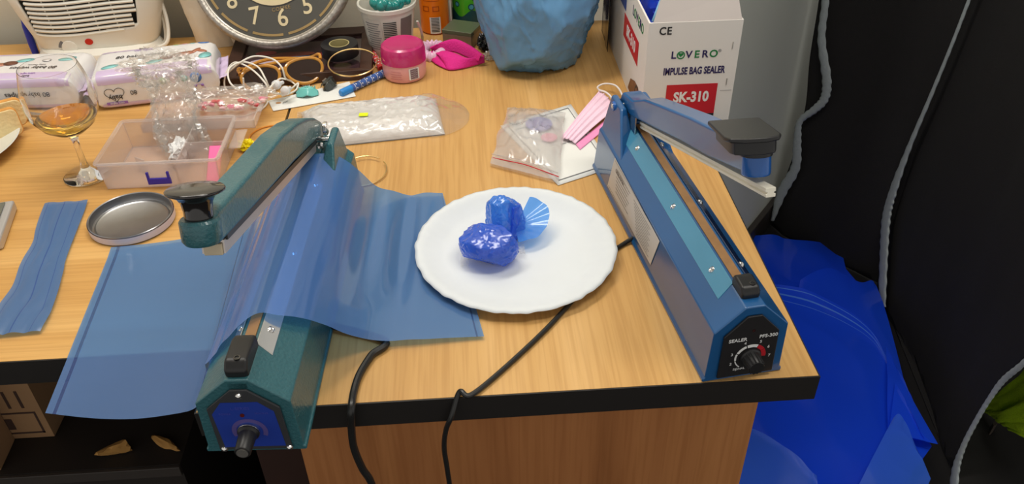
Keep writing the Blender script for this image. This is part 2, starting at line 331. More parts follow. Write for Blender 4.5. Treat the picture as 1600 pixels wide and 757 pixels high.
# ================================================================ SEALERS
def sealer(kind):
    if kind == 'blue':
        r = thing('impulse_sealer', 'blue impulse bag sealer with raised glossy arm, standing at the right desk edge', 'bag sealer', (-.115, .001, .0004), math.atan2(.1231, .9924))
        W, L = .079, .402; am = .039
        body = mat('blue_enamel', rgb(26, 84, 138), .28, coat=.6, var=.05)
        side = body; capm = mat('blue_enamel_cap', rgb(22, 88, 165), .3, coat=.4)
    else:
        r = thing('impulse_sealer', 'teal hammered-finish impulse sealer under the draped blue film, overhanging the desk front', 'bag sealer', (-.573, -.047, .0004), math.atan2(-.0447, .9990))
        W, L = .087, .42; am = .0435
        body = mat('teal_hammered_paint', rgb(46, 96, 104), .36, coat=.3, var=.22, vscale=420, bump=.5, bscale=330); capm = body
    # body: pentagonal section with base lip
    c = W/2
    sec = [(-.001, 0), (-.001, .004), (.0012, .006), (.003, .0625), (c-.0095, .0895), (c+.0095, .0895), (W-.003, .0625), (W-.0012, .006), (W+.001, .004), (W+.001, 0)]
    b = MB(); ls = [0, L]
    V = []; n = len(sec)
    for k, l in enumerate(ls):
        for a, z in sec:
            V.append((a, l - (0.0 if k == 0 else (.010 if z > .05 else 0)), z))
    b.add(V, [tuple(reversed(range(n))), tuple(range(n, 2*n))]+[(i, (i+1) % n, n+(i+1) % n, n+i) for i in range(n)])
    body_o = b.build('body', body, r, bevel=.003, seg=3)
    # raised hinge ears at the back
    for s in (-1, 1):
        e = MB(); lo = [(c+s*.008, .322), (c+s*.0345, .300), (c+s*.0345, L-.0105), (c+s*.008, L-.0105)]
        ho = 0 if kind == 'blue' else .008
        hi = [(c+s*(.0145+ho), .352), (c+s*(.0225+ho), .352), (c+s*(.0225+ho), .392), (c+s*(.0145+ho), .392)]
        V = [(a, l, .062) for a, l in lo]+[(a, l, .110) for a, l in hi]
        e.add(V, [(3, 2, 1, 0), (4, 5, 6, 7), (0, 1, 5, 4), (1, 2, 6, 5), (2, 3, 7, 6), (3, 0, 4, 7)])
        e.build('hinge_ear', body, r, bevel=.003, seg=3)
    MB().box((c-.011, .35, .080), (c+.011, L-.012, .0915)).build('hinge_seat', body, r, bevel=.002)
    hp = (.374, .103)
    MB().cyl((c-.027, hp[0], hp[1]), (c+.027, hp[0], hp[1]), .0032, n=14).build('hinge_pin', chrome, r)
    if kind == 'teal':
        MB().cyl((c+.0145, .382, .113), (c+.0195, .382, .113), .0080, n=18).build('hinge_bolt', chrome, r, bevel=.001)
        MB().tube([(c+.012+.0035*cos(t*.9), hp[0]-.010, .098+.0022*sin(t*.9)+t*.0001) for t in range(40)], .0009, 6).build('spring', chrome, r)
    else:
        MB().cyl((c-.0265, hp[0], hp[1]), (c-.0225, hp[0], hp[1]), .006, n=18).build('hinge_bolt', capm, r, bevel=.001)
        MB().box((c-.0125, .325, .089), (c-.0110, .347, .112)).build('hinge_bracket', chrome, r)
    # front panel, follows the pentagonal face
    pm = mat('black_panel', (.016, .015, .016), .35) if kind == 'blue' else mat('dark_panel', (.03, .032, .036), .5)
    poly = [(.0125, .005), (.0125, .058), (c-.007, .080), (c+.007, .080), (W-.0125, .058), (W-.0105, .005)]
    fp = plate2d(poly, (0, -.0005, 0), (1, 0, 0), (0, 0, 1), .0022, 'front_panel', pm, r, bevel=.0006)
    X, Z = (1, 0, 0), (0, 0, 1); yf = -.0029
    if kind == 'blue':
        kx, kz = .042, .029
        text('SEALER', (.0265, yf, .0525), X, Z, .0056, white_print, r, bold=.00008)
        text('PFS-300', (.0565, yf, .0535), X, Z, .0056, white_print, r, bold=.00008)
        text('SIGNAL', (.033, yf, .0145), X, Z, .0036, white_print, r)
        for k, (a0, a1, mm, th_) in enumerate(((222, 262, white_print, .0011), (180, 220, white_print, .0019), (140, 178, white_print, .0026), (92, 136, white_print, .0032), (50, 88, white_print, .0036), (2, 46, red_print, .0046))):
            pass
        segs = [(196, 232, white_print, .0012), (160, 192, white_print, .0018), (112, 156, white_print, .0026), (66, 108, white_print, .0033), (-6, 30, red_print, .0044), (32, 63, red_print, .0040)]
        for a0, a1, mm, wd in segs:
            plate2d(arc(.0155-wd, .0155, a0, a1), (kx, yf+.0002, kz), X, Z, .0003, 'dial_mark', mm, r)
        for s, a in (('1', 232), ('2', 200), ('3', 163), ('4', 112), ('5', 66), ('6', 30), ('7', -6)):
            text(s, (kx+.0196*cos(radians(a)), yf, kz+.0196*sin(radians(a))), X, Z, .0046, white_print, r)
        MB().cyl((.0405, yf-.0003, .0625), (.0405, yf+.001, .0625), .0016, n=12).build('indicator_lamp', mat('dark_red_lens', (.03, .01, .01), .2), r)
        kn = MB(); prof = [(.0105, 0), (.0105, .002), (.0088, .003), (.0078, .015), (.0070, .016), (0, .016)]
        kn.lathe(prof, 28, Matrix.Translation((kx, yf, kz)) @ Matrix.Rotation(radians(90), 4, 'X'))
        for i in range(14):
            a = 2*pi*i/14; kn.cyl((kx+.0084*cos(a), yf-.003, kz+.0084*sin(a)), (kx+.0076*cos(a), yf-.0155, kz+.0076*sin(a)), .0009, n=6)
        kn.build('knob', black_plastic, r)
    else:
        kx, kz = .043, .030
        bp_ = mat('cobalt_label', rgb(28, 56, 150), .4)
        poly2 = [(.0180, .0095), (.0160, .052), (.026, .066), (.057, .066), (W-.018, .054), (W-.0155, .0095)]
        plate2d(poly2, (0, -.0026, 0), X, Z, .0004, 'label_plate', bp_, r)
        faint = mat('faint_label_print', rgb(60, 70, 165), .5)
        text('L-SERIES', (.041, -.0031, .0585), X, Z, .0045, faint, r)
        text('POWER', (.027, -.0031, .052), X, Z, .003, faint, r); text('SEALING', (.058, -.0031, .052), X, Z, .003, faint, r)
        plate2d(arc(.0115, .0155, -25, 205, 24), (kx+.001, -.003, kz), X, Z, .0003, 'dial_ring', mat('mauve_print', rgb(84, 74, 140), .5), r)
        MB().cyl((.0415, -.0038, .0505), (.0415, -.0015, .0505), .0019, n=14).build('indicator_lamp', mat('red_lens', (.10, .012, .012), .15), r)
        for a, z in ((.0165, .0065), (W-.013, .0065), (c-.0005, .0735)):
            MB().lathe([(0, .0022), (.0012, .0021), (.0026, .0012), (.0030, 0)], 16, Matrix.Translation((a, -.0026, z)) @ Matrix.Rotation(radians(90), 4, 'X')).build('screw', chrome, r)
        kn = MB().lathe([(.0095, 0), (.0095, .003), (.0078, .005), (.0070, .023), (.0064, .024), (0, .024)], 24, Matrix.Translation((kx, -.003, kz)) @ Matrix.Rotation(radians(90), 4, 'X')).build('knob', black_plastic, r)
        MB().lathe([(.0050, .0241), (.0050, .0246), (0, .0246)], 20, Matrix.Translation((kx, -.003, kz)) @ Matrix.Rotation(radians(90), 4, 'X')).build('knob_cap', steel, kn)
        MB().lathe([(.0098, 0), (.0098, .0015), (.0085, .002)], 20, Matrix.Translation((kx, -.0032, kz)) @ Matrix.Rotation(radians(90), 4, 'X')).build('knob_ring', chrome, kn)
    # heating strip, clamp plates
    tape = mat('brown_heating_tape', rgb(150, 112, 72), .35, var=.25, vscale=90)
    MB().box((c-.0048, .034, .0892), (c+.0048, .345, .0908)).build('heating_strip', tape, r, bevel=.0004)
    if kind == 'blue':
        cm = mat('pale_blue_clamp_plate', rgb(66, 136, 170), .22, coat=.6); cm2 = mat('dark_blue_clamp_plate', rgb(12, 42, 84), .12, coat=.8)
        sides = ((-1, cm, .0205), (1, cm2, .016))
    else:
        cm = mat('polished_clamp_plate', (.62, .62, .60), .16, .9); sides = ((-1, cm, .010), (1, cm, .017))
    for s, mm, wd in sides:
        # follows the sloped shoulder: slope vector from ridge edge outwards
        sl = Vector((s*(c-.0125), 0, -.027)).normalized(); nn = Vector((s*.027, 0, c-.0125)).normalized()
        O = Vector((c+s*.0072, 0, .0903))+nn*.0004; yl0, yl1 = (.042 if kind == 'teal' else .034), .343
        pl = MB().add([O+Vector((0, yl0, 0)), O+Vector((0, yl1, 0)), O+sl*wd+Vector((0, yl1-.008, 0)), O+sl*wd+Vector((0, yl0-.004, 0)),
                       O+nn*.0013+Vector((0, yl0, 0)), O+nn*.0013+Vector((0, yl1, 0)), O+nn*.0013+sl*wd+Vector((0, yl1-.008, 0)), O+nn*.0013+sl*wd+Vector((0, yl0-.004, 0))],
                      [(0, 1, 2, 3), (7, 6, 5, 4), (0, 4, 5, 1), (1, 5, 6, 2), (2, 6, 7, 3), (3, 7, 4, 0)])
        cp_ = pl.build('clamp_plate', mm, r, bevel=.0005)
        for l in (.065, .175, .300):
            p_ = O+sl*wd*.52+Vector((0, l, 0))+nn*.0013; M = Matrix.Translation(p_) @ nn.to_track_quat('Z', 'Y').to_matrix().to_4x4()
            MB().lathe([(.0034, 0), (.0032, .0008), (.0018, .0017), (.0012, .0012), (0, .0010)], 16, M).build('screw', chrome, cp_)
    # black end cap with hole
    prof = [(.004, .087), (.003, .097), (.010, .1035), (.036, .1035), (.044, .1005), (.044, .087)] if kind == 'teal' else [(.012, .087), (.011, .095), (.016, .1005), (.032, .1015), (.037, .0985), (.037, .087)]
    cw_ = .0098 if kind == 'teal' else .0090
    ec = MB().prism(prof, lambda l, z: Vector((c-cw_, l, z)), lambda l, z: Vector((c+cw_, l, z))).build('end_cap', black_plastic, r, bevel=.003, seg=3)
    MB().lathe([(.0030, 0), (.0030, .0006), (.0018, .0007), (.0016, -.002), (0, -.002)], 16, Matrix.Translation((c+.001, .0125, .1034) if kind == 'teal' else (c+.003, .0195, .1005))).build('cap_hole', gloss_black, ec)
    if kind == 'teal':
        MB().box((c-.012, .000, .076), (c+.012, .050, .0895)).build('cap_seat', body, r, bevel=.004, seg=3)
    # arm
    if kind == 'blue':
        up = [(.392, .100), (.380, .118), (.343, .1245), (.302, .147), (.235, .171), (.168, .1945), (.12, .2095), (.058, .231), (.045, .2345)]
        dn = [(.045, .2065), (.121, .1785), (.186, .158), (.327, .109), (.37, .0965)]
        hw = .0125
    else:
        up = [(.398, .100), (.392, .117), (.366, .136), (.330, .155), (.290, .172), (.23, .192), (.126, .2165), (.03, .2405), (.018, .2405)]
        dn = [(.018, .2165), (.07, .2010), (.15, .1765), (.248, .1480), (.358, .1120), (.384, .097)]
        hw = .0125
    arm = MB().prism(up+dn, lambda l, z: Vector((am-hw, l, z)), lambda l, z: Vector((am+hw, l, z))).build('arm', capm if kind == 'teal' else body, r, bevel=.0045 if kind == 'teal' else .003, seg=3)
    # silicone / aluminium strip under the arm
    if kind == 'blue':
        a_, b_ = Vector((am, .330, .1020)), Vector((am, .015, .2075)); d_ = (b_-a_).normalized(); n_ = Vector((0, -d_.z, d_.y))*-1
        n_ = Vector((0, d_.z, -d_.y)); n_ = n_ if n_.z < 0 else -n_
        sm = mat('white_silicone', rgb(226, 222, 206), .45)
        O = a_; X_ = Vector((1, 0, 0))
        pr = [(x_*.85, y_*.8) for x_, y_ in [(-.0055, -.002), (-.0055, .0022), (-.0035, .0030), (-.0035, .0042), (-.0055, .0050), (-.0050, .0085), (.0050, .0085), (.0055, .0050), (.0035, .0042), (.0035, .0030), (.0055, .0022), (.0055, -.002)]]
        MB().prism(pr, lambda u, v: a_+X_*u+n_*(v+.001), lambda u, v: b_+X_*u+n_*(v+.001)).build('sealing_strip', sm, arm, bevel=.0005)
    else:
        a_, b_ = Vector((am+.001, .352, .1110)), Vector((am+.001, .0300, .2110)); d_ = (b_-a_).normalized(); n_ = Vector((0, d_.z, -d_.y)); n_ = n_ if n_.z < 0 else -n_
        X_ = Vector((1, 0, 0)); pr = [(-.0090, -.001), (-.0090, .010), (-.0075, .010), (-.0075, .001), (.0075, .001), (.0075, .010), (.0090, .010), (.0090, -.001)]
        MB().prism(pr, lambda u, v: a_+X_*u+n_*v, lambda u, v: b_+X_*u+n_*v).build('channel_rail', mat('pinkish_aluminium', (.55, .50, .47), .4, .7), arm)
        MB().prism([(-.0072, .0015), (-.0072, .0110), (.0072, .0110), (.0072, .0015)], lambda u, v: a_+X_*u+n_*v, lambda u, v: b_+d_*.002+X_*u+n_*v).build('sealing_strip', mat('beige_silicone', rgb(190, 176, 150), .5), arm, bevel=.0008)
        MB().prism([(-.0108, -.0045), (-.0108, .0002), (.0108, .0002), (.0108, -.0045)], lambda u, v: a_+X_*u+n_*v, lambda u, v: b_-d_*.004+X_*u+n_*v).build('rail_gasket', black_plastic, arm)
    # grip
    if kind == 'blue':
        th = .325; nn = Vector((0, sin(th), cos(th))); C = Vector((am, .047, .213)); M = Matrix.Translation(C) @ nn.to_track_quat('Z', 'Y').to_matrix().to_4x4()
        MB().lathe([(.0120, -.010), (.0126, -.008), (.0126, .010), (0, .010)], 32, M).build('arm_end', capm, arm, bevel=.0006)
        hd = MB().lathe([(.0138, .007), (.0140, .026), (0, .026)], 32, M).build('grip', black_plastic, arm, bevel=.0006)
        gx, gy = Vector((1, 0, 0)), nn.cross(Vector((1, 0, 0)))
        pts = [(-.019, -.046), (-.021, -.044), (-.021, .018), (-.018, .026), (-.008, .031), (.008, .031), (.018, .026), (.021, .018), (.021, -.044), (.019, -.046)]
        pts = [(x, -y) for x, y in pts][::-1]
        rotp = radians(-12)
        pts = [(x*1.12, y*1.14) for x, y in pts]
        pts = [(x*cos(rotp)-y*sin(rotp)+PLOX, x*sin(rotp)+y*cos(rotp)) for x, y in pts]
        plate2d(pts, C+nn*.0255, gx, gy, .0042, 'grip_plate', black_plastic, hd, bevel=.0018, seg=3)
        skirt = [(x*.82, y*.82) for x, y in pts]
        plate2d(skirt, C+nn*.014, gx, gy, .0115, 'grip_skirt', black_plastic, hd, bevel=.001)
    else:
        th = .30; nn = Vector((0, sin(th), cos(th))); C = Vector((am, .0165, .2225)); M = Matrix.Translation(C) @ nn.to_track_quat('Z', 'Y').to_matrix().to_4x4()
        MB().lathe([(.0128, -.002), (.0148, .001), (.0150, .0155), (.0135, .0175), (0, .0175)], 32, M).build('arm_end', capm, arm)
        MB().lathe([(.0105, .0175), (.0105, .0235), (.0117, .0300), (.0145, .0345), (.0195, .0370), (.0214, .0380), (.0216, .0392), (.0205, .0402), (.0105, .0410), (0, .0412)], 40, M).build('grip', gloss_black, arm, smooth=60)
    return r, W, c
PLOX = -.009
blue, WB, cb = sealer('blue'); teal, WT, ct = sealer('teal')
# warning label on the blue sealer's side: pale parallelogram with lines
sf = Vector((-.003, 0, -.0565))  # side slope (outwards going down)
sidey = Vector((0, 1, 0)); sdir = Vector((.0018, 0, .0565)).normalized()
lab = plate2d([(.165, .008), (.335, .008), (.318, .055), (.145, .050)][::-1] and [(-.335, .006), (-.165, .010), (-.150, .053), (-.318, .057)], (.0006, 0, .006), (0, -1, 0), sdir, .0003, 'warning_label', mat('pale_grey_label', rgb(196, 190, 182), .55), blue)
lm = mat('label_print', (.10, .08, .07), .6)
lb = MB()
def lp(a, h): return Vector((.0006, 0, .006))+Vector((0, -1, 0))*a+sdir*h
def lbox(a0, a1, h, t=.0009):
    q = Vector((-.00045, 0, 0)); lb.add([lp(a0, h)+q, lp(a1, h)+q, lp(a1, h+t)+q, lp(a0, h+t)+q], [(0, 1, 2, 3)])
for k in range(7): lbox(-.308+k*.001, -.252-(k % 3)*.004, .047-k*.0048)
for k in range(11): lbox(-.238+k*.002, -.178-(k % 2)*.005+k*.0005, .048-k*.0034, .0007)
for a0, a1, h0, h1 in ((-.331, -.169, .0085, .0095), (-.315, -.154, .0545, .0552)): lbox(a0, a1, h0, .0006)
lb.build('label_text', lm, blue)
text('OPERATION', (-.0003, .288, .0535), (0, -1, 0), sdir, .006, lm, blue)

# ================================================================ BLUE FILM over the teal sealer
def T(a, l, z):
    u = Vector((.0447, .9990, 0)); w_ = Vector((.9990, -.0447, 0)); return Vector((-.573, -.047, .0004))+w_*a+u*l+Vector((0, 0, z))
cols = [  # (a,l,z) back, (a,l,z) front ; across the film from the left end to the right end
 ((-.197, .306, .003), (-.166, .050, -.012)), ((-.150, .312, .003), (-.118, .042, -.020)), ((-.105, .322, .003), (-.078, .040, -.020)),
 ((-.065, .334, .004), (-.042, .045, -.012)), ((-.035, .345, .010), (-.013, .052, .018)), ((-.012, .350, .036), (-.001, .044, .044)),
 ((.006, .350, .072), (.010, .050, .073)), ((.020, .350, .086), (.024, .055, .088)), ((.035, .351, .0955), (.036, .066, .0955)),
 ((.050, .352, .0960), (.048, .076, .0960)), ((.062, .356, .0935), (.062, .078, .0915)), ((.080, .362, .0830), (.080, .086, .080)),
 ((.096, .372, .058), (.097, .098, .060)), ((.110, .385, .030), (.113, .110, .036)), ((.128, .396, .012), (.130, .122, .016)),
 ((.147, .402, .005), (.152, .128, .009)), ((.164, .403, .004), (.178, .130, .008)), ((.181, .403, .004), (.210, .133, .006)), ((.190, .4035, .004), (.245, .136, .004))]
def bodyz(a):
    c = ct; W = WT
    if a < -.003 or a > W+.003: return 0
    pts = [(-.003, .0), (0, .064), (.003, .0655), (c-.0095, .0925), (c+.0095, .0925), (W-.003, .0655), (W, .064), (W+.003, 0)]
    for (a0, z0), (a1, z1) in zip(pts, pts[1:]):
        if a0 <= a <= a1: return z0+(z1-z0)*(a-a0)/(a1-a0)
    return 0
def filmpt(u, v):
    b = cr([Vector(q[0]) for q in cols], u); f = cr([Vector(q[1]) for q in cols], u)
    p_ = b.lerp(f, v); a, l, z = p_
    # wrinkles and cones on the right-hand drape
    fr = max(0, min(1, (a-.085)/.04))*max(0, min(1, (.20-a)/.05))
    z += fr*(.0078*sin((a-.02*v)*150+v*2.5+1)*(.12+.88*sin(pi*min(1, v*1.15+.03)))+.003*nz((a*30, l*8, 1)))
    fr2 = max(0, min(1, (-a-.015)/.03))
    z += fr2*.0010*nz((a*12, l*10, 3))
    if -.04 < a < .03: z += .002*sin(a*420+l*9)*max(0, 1-abs(a+.005)/.035)
    if a > .02 and a < .09: z += .0012*abs(nz((a*60, l*6, 8)))
    z = max(z, bodyz(a)+.0012)
    W_ = T(a, l, z)
    if W_.y > .083 and W_.x < -.6 and W_.z < .0022: z += .0022-W_.z
    if W_.y > -.002 and W_.x > -.6 and W_.z < .0022: z += .0022-W_.z
    return T(a, l, z)
seams = [(0, .012, .0016), (0, .988, .0016), (1, .012, .001)]
filmm = film_mat('blue_translucent_film', (.20, .42, .95), (.26, .52, .95), .44, .10, .9, seams=[(0, .014, .0022), (0, .985, .0016), (0, .20, .0012)], seamcol=(.07, .16, .55))
fo = grid('plastic_film', filmpt, 190, 90, filmm)
tag(fo, 'wide blue translucent plastic film draped over the teal sealer', 'plastic film')
# loose strip at the left
stripm = film_mat('blue_strip_film', (.13, .27, .60), (.35, .55, .9), .70, .3, .6, seams=[(0, .47, .012), (0, .80, .006), (0, .10, .006)], seamcol=(.06, .15, .52))
Ls = [(70, 318), (57, 360), (50, 388), (34, 415), (22, 450), (0, 482), (-28, 530)]; Rs = [(138, 314), (122, 358), (104, 405), (100, 425), (88, 470), (75, 502), (64, 520)]
LsW = [at(x, y, .002) for x, y in Ls]; RsW = [at(x, y, .002) for x, y in Rs]
def strip(u, v):
    p_ = cr(LsW, v).lerp(cr(RsW, v), u); p_.z = .0022+.0035*abs(nz((u*2.5, v*4, 2)))+.002*abs(sin(u*9+v*3))*(.3+v)
    p_.z += .003*(1-u)*v
    return p_
tag(grid('plastic_film', strip, 30, 60, stripm), 'narrow crinkled strip of blue film lying at the left desk front', 'plastic film')

# ================================================================ PAPER PLATE with two wrapped pouches
pc = at(806, 384, .014)
def platept(u, v):
    th = 2*pi*u; r = .1155*v
    if v < .72: z = .0036
    else:
        k = (v-.72)/.28; z = .0036+.0105*min(1, k*1.25)**1.3 - (.0016*max(0, k-.8)/.2); z += .00030*sin(th*46)*k
        r += .0005*sin(th*23)*k+.0003*sin(th*37+1)*k
    tz = .003*sin(th)*v
    return (r*cos(th), r*sin(th), z+tz+.003)
po = thing('paper_plate', 'white fluted paper plate in the middle of the right desk', 'plate', (pc.x, pc.y, .0))
dV, dF = [], []
for jj in range(27):
    for ii in range(264): dV.append(Vector(platept(ii/264, jj/26)))
for jj in range(26):
    for ii in range(264): dF.append((jj*264+ii, jj*264+(ii+1) % 264, (jj+1)*264+(ii+1) % 264, (jj+1)*264+ii))
link('dish', dV, dF, mat('white_paper', rgb(216, 221, 224), .8, var=.01), po, smooth=180, solid=.0007)
pz = .0075
bagm = film_mat('blue_crinkled_film', (.07, .20, .80), (.2, .45, .95), .66, .16, 1.0)
bagm2 = film_mat('light_blue_crinkled_film', (.10, .34, .88), (.25, .55, .98), .60, .16, 1.0)
clear = film_mat('clear_plastic', (.80, .80, .80), (.97, .97, .97), .13, .10, 1.1)
clear2 = film_mat('milky_plastic', (.78, .76, .74), (.93, .91, .90), .26, .18, .9)
l1 = thing('wrapped_pouch', 'dark blue wrapped lump, nearer of the two on the paper plate', 'pouch', (*at(766, 402, pz)[:2], pz))
facet('wrapping', bagm, l1, (0, 0, .021), (.0265, .024, .0225), 21, n=16, sub=5, floor=.0008, jitter=.13, fine=.05, rz=-.3, smooth=14)
crumple('content', mat('violet_blue_content', rgb(56, 74, 190), .4, var=.3, vscale=60), l1, (0, 0, .016), (.022, .017, .014), 2.2, .2, 2.6, 3, floor=.003, smooth=20)
grid('film_tail', lambda u, v: (-.024-.010*v, -.016+.024*u, .0012+.004*abs(nz((u*4, v*3, 4)))), 10, 5, clear, l1, smooth=25)
grid('film_tail', lambda u, v: (.024+.016*v, -.004+.014*u*(.4+v), .007+.006*abs(nz((u*6, v*3, 9)))-.003*v), 8, 6, clear2, l1, smooth=25)
l2 = thing('wrapped_pouch', 'blue twisted pouch with a fanned film tail, farther back on the paper plate', 'pouch', (*at(800, 368, pz)[:2], pz))
facet('wrapping', bagm2, l2, (-.008, .002, .021), (.024, .020, .026), 33, n=18, sub=5, floor=.0008, jitter=.15, fine=.05, rz=.5, smooth=14)
facet('twisted_neck', bagm, l2, (.004, .001, .023), (.009, .017, .025), 5, n=14, sub=4, floor=.002, jitter=.2, fine=.08, rz=-.2, smooth=18)
def fan(u, v):
    a = radians(62-150*u); r = .003+.034*v*(1+.05*sin(u*9))*1.12
    return (.004+r*cos(a)*1.0, .000+r*sin(a)*.75, .014+.030*v*(.15+.85*u*0+.55*sin(a)*.9+.35)*.75+.0009*sin(u*30)*v)
grid('fan_tail', fan, 46, 10, bagm2, l2, smooth=25)

# ================================================================ CABLES
cabm = mat('black_cable', (.012, .012, .012), .35)
pts = [at(990, 372, .006), at(975, 381, .003), at(955, 396, .003), at(935, 425, .003), at(900, 464, .003), at(850, 518, .003), at(780, 583, .003), at(735, 618, .0035)]
e1 = at(712, 640, .002); hang = [on(x, y, (0, -.008, 0), (0, 1, 0)) for x, y in ((706, 650), (697, 672), (694, 700), (699, 735), (704, 775), (705, 840))]
kcab = MB().tube(spl(pts+[Vector((e1.x+.004, .004, .004))]+hang, 120), .0026, 10).build('power_cable', cabm)
tag(kcab, 'black cable of the blue sealer, running under the plate and over the desk front', 'cable')
kc = spl([T(.075, .16, .0062), at(600, 532, .0045), at(580, 556, .0045), at(562, 585, .0045), at(553, 612, .0045)]+[on(x, y, (0, -.010, 0), (0, 1, 0)) for x, y in ((549, 640), (549, 668), (553, 700), (566, 732), (582, 760), (600, 830))], 100)
tag(MB().tube(kc, .0038, 10).build('power_cable', cabm), 'thick black cable of the teal sealer hanging over the desk front near it', 'cable')
tube_e = MB().tube([at(709, 641, .006), at(704, 645, .006)], .0028, 8)

# ================================================================ SEALER BOX (white carton)
bx = thing('carton', 'white open carton printed with sealer lettering, behind the blue sealer', 'box', (-.0795, .508, 0), 0)
cw, cdp, chh = .1285, .330, .1535; t_ = .0025
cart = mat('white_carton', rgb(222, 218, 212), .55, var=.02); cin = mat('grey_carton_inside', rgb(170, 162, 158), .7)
MB().box((0, 0, 0), (cw, t_, chh)).build('front_panel', cart, bx)
MB().box((0, t_, 0), (t_, cdp, chh)).build('left_panel', cart, bx)
MB().box((cw-t_, t_, 0), (cw, cdp, chh)).build('right_panel', cart, bx)
MB().box((t_, cdp-t_, 0), (cw-t_, cdp, chh)).build('back_panel', cart, bx)
MB().box((t_, t_, 0), (cw-t_, cdp-t_, t_)).build('base_panel', cart, bx)
MB().add([(.006, .001, chh), (cw-.002, .001, chh), (cw-.004, .030, chh+.028), (.022, .030, chh+.030),
          (.006, .003, chh-.001), (cw-.002, .003, chh-.001), (cw-.004, .032, chh+.027), (.022, .032, chh+.029)],
         [(0, 1, 2, 3), (7, 6, 5, 4), (0, 4, 5, 1), (1, 5, 6, 2), (2, 6, 7, 3), (3, 7, 4, 0)]).build('top_flap', cin, bx)
MB().add([(.004, .006, chh), (.018, .028, chh+.022), (.025, .028, chh+.022), (.009, .006, chh)], [(0, 1, 2, 3)]).build('flap_edge', mat('pale_blue_card', rgb(120, 170, 205), .6), bx, solid=.001)
X, Y, Z = (1, 0, 0), (0, 1, 0), (0, 0, 1)
def ft(s, x, z, size, m, **k): return text(s, (x, -.0004, z), X, Z, size, m, bx, **k)
ft('C', .0195, .1413, .0155, black_print, bold=.00030, sx=.9); ft('E', .0285, .1413, .0155, black_print, bold=.00030, sx=.9)
# LOVERO with heart-shaped O
ws = [('L', navy_print), ('V', navy_print), ('E', green_print), ('R', navy_print), ('O', navy_print)]
xs = [.0378, .0590, .0702, .0815, .0935]
for (s, m_), x in zip([('L', navy_print), ('V', navy_print), ('E', green_print), ('R', navy_print), ('O', green_print)], xs):
    ft(s, x, .1058, .0150, m_, bold=.00030)
ht = [(.0052*(16*sin(t)**3)/16, .0052*(13*cos(t)-5*cos(2*t)-2*cos(3*t)-cos(4*t))/16) for t in [2*pi*i/28 for i in range(28)]]
plate2d(arc(.0042, .0058, 0, 359.9, 28), (.0478, -.0002, .1058), X, Z, .0003, 'heart_ring', green_print, bx)
plate2d([(x*.66, y*.66) for x, y in ht][::-1], (.0478, -.0002, .1064), X, Z, .0003, 'heart', green_print, bx)
ft('®', .1015, .110, .006, grey_print)
ft('IMPULSE BAG SEALER', .0690, .0815, .0148, navy_print, bold=.00045, sx=.62)
plate2d(rect(.0725, .047), (.0690, -.0002, .0378), X, Z, .0004, 'red_block', red_print, bx)
plate2d(rect(.0725, .008), (.0690, -.0002, .0103), X, Z, .0004, 'black_block', black_print, bx)
text('SK-310', (.0690, -.0008, .0410), X, Z, .0215, white_print, bx, bold=.0008, sx=.80)
text('LOVERO', (.093, -.0008, .0103), X, Z, .0045, white_print, bx)
for sx_, sz_ in ((.1180, .117), (.1170, .063)): MB().box((sx_, -.0012, sz_-.005), (sx_+.0009, -.0001, sz_+.005)).build('staple', steel, bx)
plate2d(rect(.016, .0006), (.1180, -.0002, .050), X, Z, .0004, 'fold_line', mat('carton_crease', rgb(180, 178, 176), .6), bx)
# left side prints
Xs = (0, -1, 0)
for s, y, m_ in (('L', .150, navy_print), ('O', .137, green_print), ('V', .122, navy_print), ('E', .1085, green_print), ('R', .096, navy_print), ('O', .082, green_print)):
    text(s, (-.0004, y-.045, .130), Xs, Z, .020, m_, bx, bold=.0003)
plate2d(rect(.115, .036), (-.0002, .110, .085), Xs, Z, .0004, 'red_block', red_print, bx)
text('SK-310', (-.0008, .108, .085), Xs, Z, .024, white_print, bx, bold=.0007)
plate2d(rect(.13, .024), (-.0002, .225, .12), Xs, Z, .0004, 'blue_block', mat('carton_blue', rgb(20, 60, 140), .4), bx)
phm = mat('printed_picture', rgb(120, 78, 52), .5, var=.7, vscale=90)
plate2d([(-.105, .008), (-.03, .008), (-.018, .03), (-.035, .042), (-.06, .040), (-.09, .03)], (-.0002, .0, .0), Xs, Z, .0004, 'printed_picture', phm, bx)
plate2d(arc(.012, .0155, 60, 250, 16), (-.0002, .040, .026), Xs, Z, .0006, 'printed_handle', black_print, bx)
# blue film rolled in the box
deep = film_mat('deep_blue_film', (.010, .055, .62), (.02, .10, .8), .88, .14, 1.0)
bf = crumple('plastic_film', deep, None, (-.0795+.066, .508+.165, .095), (.054, .145, .078), 5.5, .10, 3.0, 5, floor=.006, smooth=30)
tag(bf, 'bundle of deep blue film standing inside the open white carton', 'plastic film')

# ================================================================ FACE MASK, PAPER, ZIP BAG
papm = mat('white_paper_sheet', rgb(225, 226, 222), .7)
PC = [at(782, 197, .001), at(892, 163, .001), at(958, 262, .001), at(872, 290, .001)]
pa = thing('paper_sheet', 'white leaflet with a thin black border under the pink mask', 'paper', (*((PC[0]+PC[2])/2)[:2], 0))
def bil(u, v, z=.0012, C=PC): 
    p_ = C[0]*(1-u)*(1-v)+C[1]*u*(1-v)+C[2]*u*v+C[3]*(1-u)*v; return Vector((p_.x, p_.y, z))
o0 = Vector(pa.location)
pcs = grid('sheet', lambda u, v: bil(u, v, .0010+.0006*abs(nz((u*2, v*2, 5))))-o0, 12, 12, papm, pa, solid=.0003)
lm2 = MB()
for a, b in (((.07, .05), (.93, .05)), ((.93, .05), (.93, .95)), ((.93, .95), (.07, .95)), ((.07, .95), (.07, .05))):
    lm2.tube([bil(*a, z=.00205)-o0, bil(*b, z=.00205)-o0], .0005, 5)
lm2.build('border_line', grey_print, pa)
